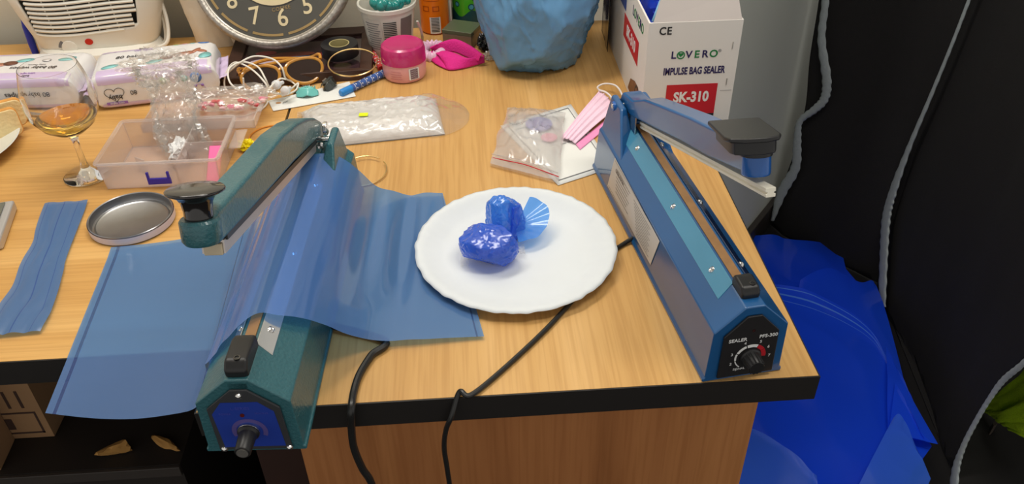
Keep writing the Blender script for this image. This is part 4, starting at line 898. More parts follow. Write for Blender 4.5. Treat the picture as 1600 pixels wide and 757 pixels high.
# local disc frame: x right, y up along the face, z out of the face
MX = Matrix.Rotation(radians(-3), 4, 'Z') @ Matrix.Translation((0, 0, .006)) @ Matrix(((1, 0, 0, 0), (0, sin(tl_), -cos(tl_), 0), (0, cos(tl_), sin(tl_), 0), (0, 0, 0, 1)))
MC_ = MX @ Matrix.Translation((0, ckR, 0)) @ Matrix.Rotation(radians(10), 4, 'Z')
rimm = mat('worn_silver_rim', (.40, .37, .33), .42, .65, var=.55, vscale=160, bump=.5, bscale=200)
MB().lathe([(ckR-.006, -.012), (ckR, -.010), (ckR+.001, -.002), (ckR-.001, .006), (ckR-.006, .009), (ckR-.009, .0085), (ckR-.0135, .004), (ckR-.0145, .0)], 96, MC_, closed=False).build('rim', rimm, ck, smooth=50)
MB().lathe([(ckR-.0145, -.001), (ckR-.0135, .0045), (ckR-.012, .0055)], 96, MC_, closed=False).build('inner_bezel', mat('pewter', (.6, .56, .5), .3, .8), ck)
MB().lathe([(ckR-.0135, -.004), (ckR-.0135, .0), (0, .0)], 96, MC_).build('dial', mat('charcoal_dial', rgb(72, 70, 64), .6, var=.08), ck, smooth=30)
cream = mat('aged_cream', rgb(206, 190, 152), .6, var=.1)
def cpl(pts, name, m, z): V = [MC_ @ Vector((x, y, z)) for x, y in pts]; return MB().add(V+[MC_ @ Vector((x, y, z+.0003)) for x, y in pts], [tuple(reversed(range(len(pts)))), tuple(range(len(pts), 2*len(pts)))]+[(i, (i+1) % len(pts), len(pts)+(i+1) % len(pts), len(pts)+i) for i in range(len(pts))]).build(name, m, ck)
cpl(ell(.066, .066, 64), 'centre_disc', cream, .0004)
cpl(arc(.0665, .0675, 0, 359.9, 64), 'centre_ring', mat('dark_line', (.05, .045, .04), .6), .0004)
dash = mat('gold_dash', rgb(150, 124, 78), .55, var=.2)
for i in range(12):
    cpl(arc(.1125, .1165, i*30+2.2-15+15, i*30+27.8-15+15, 8), 'minute_track', dash, .0004)
for h in range(1, 13):
    a = radians(90-h*30); rr = .0885; c_ = MC_ @ Vector((rr*cos(a), rr*sin(a), .0006)); R3 = MC_.to_3x3()
    text(str(h), c_, R3 @ Vector((1, 0, 0)), R3 @ Vector((0, 1, 0)), .041, cream, ck, name='numeral', bold=.0004, sx=.92)
c_ = MC_ @ Vector((.001, -.0735+.001, .0006)); text('COFFEE', c_, R3 @ Vector((1, 0, 0)), R3 @ Vector((0, 1, 0)), .0085, dash, ck, space=1.1)
for ang, L_, w2 in ((60, .05, .004), (-150, .075, .003)):
    a = radians(ang); cpl([(-.004*sin(a)*1-.01*cos(a), .004*cos(a)-.01*sin(a)), (.004*sin(a)-.01*cos(a), -.004*cos(a)-.01*sin(a)), (L_*cos(a), L_*sin(a))], 'hand', black_print, .0045)

# ================================================================ FAN HEATER
hx = thing('fan_heater', 'white portable fan heater with curved grille slats, at the back left', 'fan heater', (-.957, .862, 0), radians(3))
hm = mat('cream_heater_plastic', rgb(232, 229, 218), .4, var=.02)
def hrad(z):
    k = min(1, z/.10); return .088+.034*k**.8, .045+.012*k
def hsec(z, t, grow=0):
    hw_, hd_ = hrad(z); ex = 2/3.2; ct_, st_ = cos(t), sin(t); yc = .010 + .0*z
    return Vector(((hw_+grow)*math.copysign(abs(ct_)**ex, ct_), yc+.04*z+(hd_+grow)*math.copysign(abs(st_)**ex, st_), z))
def hb_(u, v):
    z = .016+.25*v; return hsec(z, 2*pi*u)
# shell leaves the grille opening: build shell then recess panel behind slats
shV, shF = [], []
NU, NVh = 96, 50
def hole(p_):
    return p_.y < .0 and -.086-.12*max(0, (p_.z-.04)) < p_.x < .080+.12*(p_.z-.04) and p_.z > .046+.10*max(0, (p_.x-.0))**1.0
for jn in range(NVh+1):
    for i in range(NU): shV.append(hb_(i/NU, jn/NVh))
for jn in range(NVh):
    for i in range(NU):
        f = (jn*NU+i, jn*NU+(i+1) % NU, (jn+1)*NU+(i+1) % NU, (jn+1)*NU+i)
        cc_ = sum((shV[q] for q in f), Vector())/4
        if not hole(cc_): shF.append(f)
shF.append(tuple(NVh*NU+i for i in range(NU)))
link('housing', shV, shF, hm, hx, smooth=50, solid=.003)
dg = mat('dark_heater_inside', (.035, .033, .03), .7)
MB().box((-.098, -.012, .035), (.098, -.008, .255)).build('inner_guard', dg, hx)
k = 0; z = .050
while z < .262:
    P = []
    for i in range(25):
        x = -.112+.215*i/24; zz = z-.006*sin((i/24)*pi*1.5+.3)-.010*(i/24)**2
        hw_, hd_ = hrad(zz); q = abs(x/hw_); y_ = .010+.04*zz-(hd_)*(max(0, 1-q**3.2))**(1/3.2)
        if hole(Vector((x, -.01, zz+.004))) or hole(Vector((x, -.01, zz))): P.append(Vector((x, y_-.0008, zz)))
    if len(P) > 3: MB().tube(P, .0026, 6, flat=1.1).build('slat', hm, hx)
    z += .0080
for x in (-.056, -.02, .018, .05):
    P = []
    for i in range(20):
        zz = .048+.215*i/19; hw_, hd_ = hrad(zz); q = abs(x/hw_); P.append(Vector((x-.02*(zz-.05), .010+.04*zz-hd_*(max(0, 1-q**3.2))**(1/3.2)+.002, zz)))
    MB().tube(P, .0012, 6).build('grille_rib', hm, hx)
MB().lathe([(0, 0), (1.0, 0), (1.05, .006), (1.0, .014), (.9, .018), (0, .018)], 64, Matrix.Diagonal((.098, .060, 1, 1))).build('foot', hm, hx, bevel=.0)
def hface(x, zz): hw_, hd_ = hrad(zz); q = abs(x/hw_); return .010+.04*zz-hd_*(max(0, 1-q**3.2))**(1/3.2)
tilted = (0, -.25, 1)
plate2d(arc(.0140, .0185, 10, 170, 16), (-.038, hface(-.038, .024)-.001, .020), X, (0, 0, 1), .0006, 'dial_scale', grey_print, hx)
MB().lathe([(.013, 0), (.012, .004), (0, .005)], 28, Matrix.Translation((-.038, hface(-.038, .022)-.0005, .022)) @ Matrix.Rotation(radians(90), 4, 'X')).build('dial', hm, hx)
plate2d(ell(.0065, .0055, 20), (-.004, hface(-.004, .030)-.0008, .031), X, (0, 0, 1), .0025, 'red_button', mat('red_button', rgb(196, 44, 34), .35), hx, bevel=.0006)
text('0   1', (.020, hface(.02, .031)-.001, .032), X, (0, 0, 1), .006, grey_print, hx)
MB().tube(spl([(.098, .03, .10), (.112, .020, .070), (.118, .0, .035), (.112, -.014, .010), (.085, -.02, .0035), (.06, -.045, .0035)], 40), .0032, 8).build('cord', hm, hx)
MB().tube(spl([(.096, .03, .09), (.106, .025, .060), (.110, .01, .030), (.106, 0, .007), (.09, .0, .0035)], 30), .0032, 8).build('cord', hm, hx)

# paper roll
rl = thing('paper_towel_roll', 'cream paper towel roll standing between heater and clock', 'paper roll', (-.757, .888, 0))
rm = mat('cream_tissue', rgb(224, 214, 196), .9, var=.03, bump=.5, bscale=45)
def rollpt(u, v):
    a = 2*pi*u; r = .0445+.0022*nz((cos(a)*2, sin(a)*2, v*5))+.0012*nz((cos(a)*6, sin(a)*6, v*14)); return (r*cos(a)-.035*v, r*sin(a)*.95, .0008+.225*v)
grid('roll', rollpt, 80, 40, rm, rl)
grid('loose_sheet', lambda u, v: (.030+.024*u-.022*v, -.038-.004*u+.01*v, .0012+.05*v*(1-.6*u)+.003*nz((u*4, v*4, 1))), 12, 12, rm, rl, solid=.0006)
# blue clip and white block left of heater
cb_ = thing('lighter', 'blue stick end standing behind the left pack', 'lighter', (-1.070, .855, 0))
MB().lathe([(.0055, 0), (.0060, .02), (.0050, .05), (.0030, .062), (0, .0635)], 16).build('body', mat('royal_blue_plastic', rgb(34, 52, 170), .35), cb_)
tag(MB().box((-1.056, .842, 0), (-1.034, .875, .052)).build('small_carton', white_plastic, bevel=.003), 'small cream block between the blue stick and the heater', 'box')

# ================================================================ BABY WIPES PACKS
wpm = mat('glossy_white_pack', rgb(228, 226, 226), .25, coat=.5, var=.02, vscale=12, bump=.25, bscale=40)
lil = mat('lilac_print', rgb(208, 188, 222), .3, coat=.5); aqm = mat('aqua_print', rgb(128, 200, 200), .3, coat=.5); skin = mat('skin_print', rgb(176, 112, 84), .35, coat=.4, var=.2, vscale=60)
dskin = mat('dark_hair_print', rgb(110, 66, 48), .4); grn = mat('pale_green_print', rgb(172, 212, 150), .35, coat=.4); pnk = mat('pale_pink_print', rgb(236, 178, 200), .35, coat=.4)
blp = mat('blue_badge_print', rgb(56, 120, 196), .35, coat=.4); purp = mat('purple_print', rgb(150, 110, 190), .4)
def wipes(label, loc, rz, flip):
    g = thing('wipes_pack', label, 'wipes pack', loc, rz)
    Lx, Ly, H = .186, .098, .056
    def surf(x, th):
        """x -1..1 along, th angle around; superellipse section, pinched at the ends"""
        e = max(0, 1-abs(x)**14); e2 = .30+.70*e**.45
        ex = 2/8; c_, s_ = cos(th), sin(th)
        y = Ly/2*(.93+.07*e)*math.copysign(abs(c_)**ex, c_); z = H/2*e2*math.copysign(abs(s_)**ex, s_)
        wr = .0016*(abs(x)**3)*nz((x*20, th*4, 3 if flip else 9))
        return Vector((Lx/2*x*(1.0-.02*abs(s_)), y+wr, H*.5*(.96)+z+wr*.7+(.0 if abs(x) < .9 else -.0)))
    V = []; Fc = []; NX, NT = 40, 64
    for i in range(NX+1):
        xx = -1+2*i/NX; xx = math.copysign(abs(xx)**.8, xx)
        for k in range(NT): V.append(surf(xx, 2*pi*k/NT))
    for i in range(NX):
        for k in range(NT): Fc.append((i*NT+k, i*NT+(k+1) % NT, (i+1)*NT+(k+1) % NT, (i+1)*NT+k))
    Fc += [tuple(reversed(range(NT))), tuple(NX*NT+k for k in range(NT))]
    zmin = min(v.z for v in V); V = [v-Vector((0, 0, zmin-.0006)) for v in V]
    link('body', V, Fc, wpm, g, smooth=60)
    for s in (-1, 1):
        grid('end_seal', lambda u, v, s=s: (s*(Lx/2-.002+.014*v), -Ly*.43*(1-.1*v)+Ly*.86*(1-.1*v)*u, .026+.004*nz((u*6, v*2, s*3))+.004*v*s), 24, 3, lil, g, solid=.0008)
    # draw prints conformed to the surface: map (x, s) with s the arc position: s in -1..1 top, front face below
    def top(px, py, off=.0005):
        x = px/(Lx/2); yy = max(-1, min(1, py/(Ly/2*.99))); e = max(0, 1-abs(x)**14); e2 = .30+.70*e**.45
        z = H/2*e2*(max(0, 1-abs(yy)**8))**(1/8); return Vector((px, py, H*.5*.96+z-zmin+.0006+off))
    def front(px, pz, off=.0006, sgn=-1):
        x = px/(Lx/2); zc = pz-.0006+zmin-H*.5*.96; e = max(0, 1-abs(x)**14); e2 = .30+.70*e**.45
        q = min(1, abs(zc)/(H/2*e2)); y = Ly/2*(.93+.07*e)*(max(0, 1-q**8))**(1/8); return Vector((px, sgn*(y+off), pz))
    rot = -1 if flip else 1
    def patch(fn, pts, name, m):
        P = [fn(*q) for q in pts]; c_ = fn(sum(q[0] for q in pts)/len(pts), sum(q[1] for q in pts)/len(pts)); n_ = len(P)
        return link(name, P+[c_], [(i, (i+1) % n_, n_) for i in range(n_)], m, g, solid=.0002)
    def gp(fn, x0, x1, y0, y1, name, m, n1=20, n2=6, off=.0003):
        return grid(name, lambda u, v: fn(x0+(x1-x0)*u, y0+(y1-y0)*v, off), n1, n2, m, g)
    r_ = rot
    gp(top, -.080, .080, -.048*1, -.028, 'lilac_band', lil); gp(top, -.080, -.005*1, .036, .048, 'lilac_band', lil)
    gp(front, -.080, .085, .042, .054, 'lilac_band', lil); gp(front, -.082, .085, .003, .011, 'lilac_band', lil)
    def tt(s, x, y, size, m, fn='top', up=1, **k):
        if fn == 'top': return text(s, top(x*r_, y*r_, .0009), (r_, 0, 0), (0, r_, 0), size, m, g, **k)
        return text(s, front(x, y, .0012), (up, 0, 0), (0, 0, up), size, m, g, **k)
    tt('80 baby wipes', -.022, .012, .0125, black_print, shear=.2)
    tt('softly cleanses', -.022, .002, .005, grey_print); tt('ultra nights', -.018, .032, .006, purp); tt('baby', -.018, .040, .008, black_print)
    # baby lying
    patch(top, [(x*r_, y*r_) for x, y in ell(.011, .008, 16, .020, -.006)], 'printed_head', dskin)
    patch(top, [(x*r_, y*r_) for x, y in ell(.020, .0075, 18, .043, .000, rot=.22)], 'printed_body', skin)
    patch(top, [(x*r_, y*r_) for x, y in ell(.010, .0042, 14, .062, .009, rot=.9)], 'printed_leg', skin)
    patch(top, [(x*r_, y*r_) for x, y in ell(.010, .0042, 14, .070, .006, rot=-.5)], 'printed_leg', skin)
    patch(top, [(x*r_, y*r_) for x, y in ell(.013, .006, 16, -.062, -.018, rot=.3)], 'aqua_leaf', aqm)
    patch(top, [(x*r_, y*r_) for x, y in ell(.013, .006, 16, .002, -.016, rot=.3)], 'aqua_leaf', aqm)
    patch(top, [(x*r_, y*r_) for x, y in ell(.012, .008, 16, .076, -.012, rot=1)], 'aqua_leaf', aqm)
    patch(top, [(x*r_, y*r_) for x, y in arc(.0062, .0072, -190, 10, 16)] and [(x*r_-.032*r_, y*r_-.014*r_) for x, y in ell(.0070, .0055, 16)], 'bear_outline', grey_print)
    patch(lambda a, b: top(a, b, .0009), [(x*r_-.032*r_, y*r_-.014*r_) for x, y in ell(.0060, .0046, 16)], 'bear_face', wpm)
    for k, (x, m_) in enumerate(((.030, grn), (.043, pnk), (.055, aqm))):
        patch(top, [(a*r_, b*r_) for a, b in ell(.0042, .003, 14, x, .042)], 'colour_dot', m_)
        patch(front, ell(.0052, .0055, 16, (.012 if not flip else -.062)+(k*.0155), .0385 if not flip else .014), 'colour_dot', m_)
    patch(top, [(a*r_, b*r_) for a, b in ell(.009, .006, 16, .072, .041)], 'age_badge', blp)
    if not flip:
        patch(front, ell(.0085, .0085, 20, .060, .038), 'age_badge', blp)
        tt('0+', .060, .0395, .0085, white_print, 'front', 1, bold=.0003)
        hs = [(-.060+.014*(16*sin(t)**3)/16, .026+.0125*(13*cos(t)-5*cos(2*t)-2*cos(3*t)-cos(4*t))/16) for t in [2*pi*i/40 for i in range(40)]]
        MB().tube([front(a, b, .0008) for a, b in hs], .0004, 5, closed=True).build('heart_outline', black_print, g)
        tt('baby', -.060, .021, .0105, black_print, 'front', -1, bold=.0001)
        gp(front, -.075, -.045, .009, .0135, 'purple_ribbon', purp, off=.0007); tt('ultra nights', -.060, .0112, .0045, white_print, 'front', -1)
        tt('80', -.033, .026, .010, black_print, 'front', -1)
        bo = [(.062+.0085*cos(t), .018+.0075*sin(t)*(1+.15*abs(cos(t*2)))) for t in [2*pi*i/24 for i in range(24)]]
        MB().tube([front(a, b, .0008) for a, b in bo], .0003, 5, closed=True).build('bear_outline', purp, g)
        for e_ in (-.005, .005): patch(lambda a, b: front(a, b, .0009), ell(.0022, .0022, 10, .062+e_, .0245), 'bear_ear', purp)
    else:
        tt('80 baby wipes', .018, .030, .0115, black_print, 'front', -1)
    return g
wipes('white and lilac baby wipes pack right of its twin, beneath the heater', (-.8075, .688, 0), radians(10.5), False)
wipes('white and lilac wipes pack turned upside down, at the left picture edge', (-1.003, .680, 0), radians(-1), True)

# ================================================================ WINE GLASS
gx0, gy0 = -.8415, .4400
wg = thing('wine_glass', 'balloon wine glass with a little amber drink left', 'glass', (gx0, gy0, .0006))
glm = mat('clear_glass', (.98, .98, .98), 0.0, trans=1, ior=1.45, spec=.5)
prof_o = [(0, .0), (.029, .0), (.0305, .0010), (.029, .0022), (.012, .0045), (.0065, .010), (.0042, .020), (.0036, .040), (.0042, .054), (.0075, .062), (.018, .067), (.032, .078), (.0415, .095), (.0440, .110), (.0425, .128), (.0375, .148), (.0345, .158)]
prof_i = [(.0338, .158), (.0368, .148), (.0418, .128), (.0433, .110), (.0408, .0955), (.0312, .0788), (.0172, .0682), (.006, .066), (0, .0655)]
MB().lathe(prof_o+prof_i, 64, closed=False).build('glass', glm, wg, smooth=60)
dr = mat('amber_drink', rgb(240, 196, 96), .0, trans=1, ior=1.36)
MB().lathe([(0, .0657), (.0058, .0662), (.0170, .0684), (.0308, .0790), (.0375, .0880), (.0372, .0882), (0, .0882)], 64, closed=False).build('drink', dr, wg, smooth=60)

# ================================================================ ORGANISER BOX (clear)
ogm = film_mat('frosted_polypropylene', (.84, .78, .76), (.96, .93, .92), .30, .15, 1.0)
og = thing('organiser_box', 'clear plastic compartment box with a blue latch, lid open behind', 'storage box', (-.730, .455, 0), radians(0))
bw, bd, bh, tk = .146, .108, .040, .0016
def taper(x, y, z): k = 1+.045*(z/bh); return Vector((x*k, y*k, z))
def wallp(x0, y0, x1, y1, z0, z1, name, dx, dy):
    P = [taper(x0, y0, z0), taper(x1, y1, z0), taper(x1, y1, z1), taper(x0, y0, z1)]; o_ = Vector((dx, dy, 0))*tk
    return MB().add(P+[q+o_ for q in P], [(3, 2, 1, 0), (4, 5, 6, 7), (0, 1, 5, 4), (1, 2, 6, 5), (2, 3, 7, 6), (3, 0, 4, 7)]).build(name, ogm, og)
hx_, hy_ = bw/2, bd/2
wallp(-hx_, -hy_, hx_, -hy_, .001, bh, 'front_wall', 0, 1); wallp(-hx_, hy_, hx_, hy_, .001, bh, 'back_wall', 0, -1)
wallp(-hx_, -hy_, -hx_, hy_, .001, bh, 'side_wall', 1, 0); wallp(hx_, -hy_, hx_, hy_, .001, bh, 'side_wall', -1, 0)
MB().box((-hx_, -hy_, .0006), (hx_, hy_, .0022)).build('base', ogm, og)
rimo = [taper(x, y, bh) for x, y in rrect(bw+.004, bd+.004, .006)]
MB().tube(rimo, .0024, 6, closed=True).build('rim', ogm, og)
wallp(.020, -hy_, .020, hy_, .002, bh-.006, 'divider', 1, 0); wallp(-.045, -.01, -.030, -.02, .002, bh-.018, 'divider', 0, 1)
wallp(.020, .0, hx_, .0, .002, bh-.006, 'divider', 0, 1)
# right-hand lip with the open side
MB().box((hx_*1.05, .0, bh-.018), (hx_*1.05+.016, .050, bh-.0165)).build('side_lip', ogm, og)
lt = MB().box((-.017, -hy_*1.05-.0035, .008), (.013, -hy_*1.05-.0005, .017)).build('latch', mat('indigo_plastic', rgb(60, 48, 170), .35), og, bevel=.0008)
for x in (-.0165, .0095): MB().box((x, -hy_*1.05-.0035, .0172), (x+.003, -hy_*1.05-.001, .026)).build('latch_arm', mat('indigo_plastic', rgb(60, 48, 170), .35), og)
# open lid lying behind
ld = MB(); ly0 = hy_*1.05+.006; lw = bw*1.05
MB().box((-lw/2+.02, ly0, .018), (lw/2+.024, ly0+.100, .0195)).build('lid', ogm, og)
for a, b in (((-lw/2+.02, ly0, .018), (-lw/2+.022, ly0+.1, .030)), ((lw/2+.022, ly0, .018), (lw/2+.024, ly0+.1, .030)), ((-lw/2+.02, ly0+.098, .018), (lw/2+.024, ly0+.1, .030)), ((-lw/2+.02, ly0, .018), (lw/2+.024, ly0+.002, .030))):
    MB().box(a, b).build('lid_rim', ogm, og)
# crumpled clear bag + red/pink bag
crb = mat('x', (1, 1, 1)) if False else film_mat('crinkled_clear_film', (.85, .83, .80), (.985, .98, .97), .09, .14, 1.5)
cbg = thing('plastic_bag', 'crumpled clear plastic bag rising out of the organiser box', 'plastic bag', (-.725, .480, 0))
def plume(u, v):
    a = 2*pi*u; z = .010+.105*v; r = (.018+.010*(1-v)+.040*max(0, v-.45)**1.2)*(1+.5*nz((cos(a)*2.5, sin(a)*2.5, v*5))+.25*(1-2*abs(nz((cos(a)*5, sin(a)*5, v*11+4)))))
    return (r*cos(a)*1.0+.002-.012*v, r*sin(a)*.7+.065*v, z)
grid('crinkled_film', plume, 90, 60, crb, cbg, smooth=22)
crumple('bunched_film', crb, cbg, (-.022, .062, .105), (.040, .022, .022), 1.9, .4, 3.0, 5, smooth=22)
crumple('bunched_film', mat('white_tissue_film', rgb(225, 225, 225), .3, coat=.4), cbg, (.004, -.016, .018), (.013, .022, .015), 5.1, .4, 2.6, 4, smooth=22)
rb2 = thing('plastic_bag', 'clear bag of red and pink trinkets lying in the open lid', 'plastic bag', (-.672, .575, .0205), radians(6))
crumple('film', crb, rb2, (0, 0, .018), (.060, .024, .016), 2.4, .22, 2.6, 5, floor=.0005, smooth=25)
rc = random.Random(5)
for k in range(22):
    x, y = rc.uniform(-.045, .048), rc.uniform(-.014, .012)
    crumple('trinket', mat('trinket_%d' % (k % 3), [rgb(206, 46, 56), rgb(236, 130, 160), rgb(240, 190, 200)][k % 3], .3), rb2, (x, y, .006+.004*rc.random()), (.0055, .004, .0035), k, .3, 2, 1, floor=.001, smooth=30)
cmb = thing('comb', 'pink plastic strip standing in the right cell of the organiser box', 'strip', (-.668, .432, .0026))
MB().obox((0, -.004, .012), (1, .0, 0), (.0, .86, .5), (0, -.5, .86), (.0085, .028, .002)).build('body', mat('hot_pink_plastic', rgb(240, 70, 150), .35), cmb, bevel=.001)
tag(crumple('ribbon', mat('olive_pink_ribbon', rgb(150, 100, 90), .6, var=.5, vscale=90), None, (-.671, .478, .012), (.012, .012, .008), 4.4, .4, 2, 3, floor=.003, smooth=25), 'small olive and pink ribbon in the back right cell of the organiser box', 'ribbon')

# ================================================================ TIN LID
tn = thing('tin_cover', 'round silver tin lid lying upturned in front of the glass', 'lid', (-.7475, .3225, 0))
tinm = mat('tin_metal', (.36, .36, .37), .30, 1, var=.12, vscale=30); 
MB().lathe([(0, .0015), (.0400, .0015), (.0425, .0030), (.0445, .0018), (.0470, .0022), (.0480, .0040), (.0482, .0120), (.0492, .0128), (.0500, .0120), (.0505, .0025), (.0490, .0004), (0, .0004)], 72, closed=False).build('lid', tinm, tn, smooth=40)
MB().lathe([(.0506, .002), (.0508, .011)], 72, closed=False).build('outer_wall', mat('lilac_white_enamel', rgb(206, 200, 214), .3), tn)

# ================================================================ LEFT EDGE: plate with bread, scissors, scale
pl_ = thing('plate', 'white china plate with toast at the left picture edge', 'plate', (-1.072, .512, 0))
MB().lathe([(0, .003), (.060, .003), (.075, .006), (.1085, .0165), (.1100, .0175), (.1090, .0185), (.0745, .0085), (.059, .0055), (0, .0055)], 64, closed=False).build('dish', mat('white_china', rgb(218, 220, 214), .2, coat=.5), pl_)
crust = mat('toast_crust', rgb(214, 152, 76), .85, var=.3, vscale=60, bump=.5, bscale=120); crumb = mat('bread_crumb', rgb(238, 214, 160), .9, var=.12, vscale=120, bump=.6, bscale=200)
for (cx, cy, cz, rz, lab_) in ((-1.005, .563, .030, .55, 'toast slice on the white plate, the one farther back'), (-1.000, .535, .028, .62, 'toast slice on the white plate, the nearer one')):
    t2 = thing('toast_slice', lab_, 'bread', (cx, cy, cz), rz)
    sl_ = rrect(.075, .040, .008)
    ob2 = plate2d(sl_, (0, .0055, 0), X, Z, .011, 'crumb', crumb, t2, bevel=.0015)
    MB().prism(rrect(.0775, .0425, .009), lambda a, b: Vector((a, .0045, b)), lambda a, b: Vector((a, -.0045, b))).build('crust', crust, t2, bevel=.002)
sc_ = thing('scissors', 'black-handled steel scissors below the left wipes pack', 'scissors', (-1.005, .609, 0), radians(-4))
MB().add([(-.012, -.005, .004), (.040, -.0045, .004), (.050, .0015, .004), (.020, .006, .004), (-.012, .006, .004), (-.012, -.005, .0062), (.040, -.0045, .0062), (.050, .0015, .0062), (.020, .006, .0062), (-.012, .006, .0062)],
         [(4, 3, 2, 1, 0), (5, 6, 7, 8, 9), (0, 1, 6, 5), (1, 2, 7, 6), (2, 3, 8, 7), (3, 4, 9, 8), (4, 0, 5, 9)]).build('blade', steel, sc_)
MB().lathe([(.0028, 0), (.0026, .0012), (0, .0016)], 16, Matrix.Translation((.006, 0, .0062))).build('pivot', chrome, sc_)
MB().tube(spl([(-.008, -.002, .0055), (-.03, -.008, .007), (-.055, -.010, .008), (-.08, -.004, .007)], 16), .0065, 10, flat=.7).build('handle', black_plastic, sc_)
MB().tube(spl([(-.008, .003, .0055), (-.028, .009, .007), (-.055, .012, .008), (-.08, .010, .007)], 16), .0062, 10, flat=.7).build('handle', black_plastic, sc_)
Pq = at(22, 312, .014); 
sca = thing('pocket_scale', 'silver pocket device with a dark top, cut by the left picture edge', 'device', (Pq.x, Pq.y, 0), radians(12))
MB().box((-.10, -.090, 0), (0, 0, .014)).build('body', mat('silver_plastic', (.55, .55, .56), .3, .6), sca, bevel=.003, seg=3)
MB().box((-.094, -.084, .0142), (-.009, -.005, .0155)).build('top_panel', mat('olive_glass', rgb(96, 98, 88), .15, coat=.5), sca, bevel=.0006)

# ================================================================ UNDER THE DESK
cbm = mat('brown_cardboard', rgb(150, 116, 82), .85, var=.12, vscale=20, bump=.2, bscale=150)
cprint = mat('cardboard_print', rgb(62, 42, 34), .8)
def carton(label, loc, rz, dims):
    g = thing('cardboard_box', label, 'box', loc, rz); w_, d_, h_ = dims; t = .004
    MB().box((-w_/2, -d_/2, 0), (w_/2, -d_/2+t, h_)).build('front_panel', cbm, g); MB().box((-w_/2, d_/2-t, 0), (w_/2, d_/2, h_)).build('back_panel', cbm, g)
    MB().box((-w_/2, -d_/2+t, 0), (-w_/2+t, d_/2-t, h_)).build('side_panel', cbm, g); MB().box((w_/2-t, -d_/2+t, 0), (w_/2, d_/2-t, h_)).build('side_panel', cbm, g)
    MB().box((-w_/2+t, -d_/2+t, 0), (w_/2-t, d_/2-t, t)).build('base_panel', cbm, g)
    MB().box((-w_/2+.001, -d_/2+.001, h_), (w_/2-.001, -.001, h_+t)).build('flap', cbm, g); MB().box((-w_/2+.001, .001, h_), (w_/2-.001, d_/2-.001, h_+t)).build('flap', cbm, g)
    return g
sh = thing('storage_chest', 'dark low chest under the left desk carrying the cardboard boxes', 'chest', (-1.18, .42, FL))
MB().box((-.42, -.175, 0), (.416, .17, .372)).build('chest_body', mat('dark_board', (.020, .016, .014), .55), sh)
MB().box((-.42, -.181, .352), (.416, -.1752, .371)).build('front_rail', mat('dark_rail', (.045, .038, .034), .4), sh, bevel=.001)
g1 = carton('printed cardboard box under the left desk, behind the plain one', (-1.105, .445, FL+.373), 0, (.285, .27, .125))
for (x0_, x1_, z0_, z1_) in ((.035, .085, .080, .112), (.03, .133, .052, .055), (.075, .079, .064, .098), (.100, .104, .064, .098), (.118, .122, .064, .098), (.03, .133, .010, .013), (.03, .033, .010, .052), (.130, .133, .010, .052), (.045, .095, .020, .042)):
    plate2d([(x0_, z0_), (x1_, z0_), (x1_, z1_), (x0_, z1_)], (0, -.1352, 0), X, Z, .0005, 'printed_mark', cprint, g1)
g2 = carton('plain cardboard box under the left desk, cut by the left picture edge', (-1.128, .275, FL+.373), radians(3), (.22, .055, .150))
for q_, (px, py), lab_, rr_, sd_ in ((1, (186, 706), 'larger torn scrap of brown paper under the left desk', (.024, .010, .016), 3), (2, (262, 692), 'narrow torn strip of brown paper by the teal sealer, under the left desk', (.008, .022, .006), 8)):
    c_ = at(px, py, FL+.373)
    tag(facet('paper_scrap', mat('kraft_paper', rgb(168, 124, 64), .85, var=.2, vscale=60), None, (c_.x, c_.y, c_.z+rr_[2]*.55), rr_, sd_, n=9, sub=3, floor=FL+.3735, jitter=.4, fine=.15, rz=.5*q_, smooth=20), lab_, 'paper scrap')
# ================================================================ RIGHT: black curtains, towel, blue films
blk = mat('black_fabric', (.0075, .0065, .0065), .85, var=.25, vscale=6, bump=.3, bscale=900)
pip = mat('grey_piping', rgb(150, 158, 160), .7, var=.12, vscale=150, bump=.4, bscale=200)
def plane_sheet(name, rowsL, rowsR, P, n, m, parent, amp=.02, seed=1, nu=40, nv=50, flip=1, low=None):
    Pn = Vector(n).normalized()
    def f(u, v):
        a = cr([Vector((x, y, 0)) for x, y in rowsL], v); b = cr([Vector((x, y, 0)) for x, y in rowsR], v); q = a.lerp(b, u)
        w3 = on(q.x, q.y, P, n); e = min(1, u*8)
        w3 += Pn*(amp*e*(noise.noise(Vector((w3.x*3+w3.y*5, seed, w3.z*1.2)))*1.2+.4*noise.noise(Vector((w3.x*8+w3.y*9, seed, w3.z*2.0)))))
        if w3.z < FL+.003: w3.z = FL+.003
        return w3
    return grid(name, f, nu, nv, m, parent, solid=.003)
cu = thing('curtain', 'black curtain with grey piping hanging beside the grey wall, farther panel', 'curtain', (.55, 1.08, FL)); oc = Vector(cu.location)
PA = (.47, 1.25, 0); nA = Vector((-.27, -.19, 0)).normalized()*-1
nA = Vector((.27, .19, 0)).normalized()
L1 = [(1372, -500), (1330, -290), (1290, -90), (1280, 0), (1266, 90), (1260, 160), (1250, 205), (1236, 255), (1216, 305), (1203, 345), (1192, 385)]
R1 = [(1800, -500), (1720, -290), (1640, -90), (1600, 0), (1560, 90), (1530, 160), (1510, 205), (1490, 255), (1470, 305), (1450, 400), (1440, 470)]
s1 = plane_sheet('cloth', L1, R1, PA, nA, blk, None, .02, 2.2); s1.parent = cu; s1.matrix_parent_inverse = Matrix.Translation(-oc)
PB = (.64, .90, 0); nB = Vector((.52, -.08, 0)).normalized()
L2 = [(1670, -500), (1602, -290), (1536, -70), (1515, 0), (1490, 65), (1460, 140), (1420, 230), (1390, 310), (1380, 360), (1376, 400), (1372, 480), (1400, 620), (1430, 740), (1440, 860)]
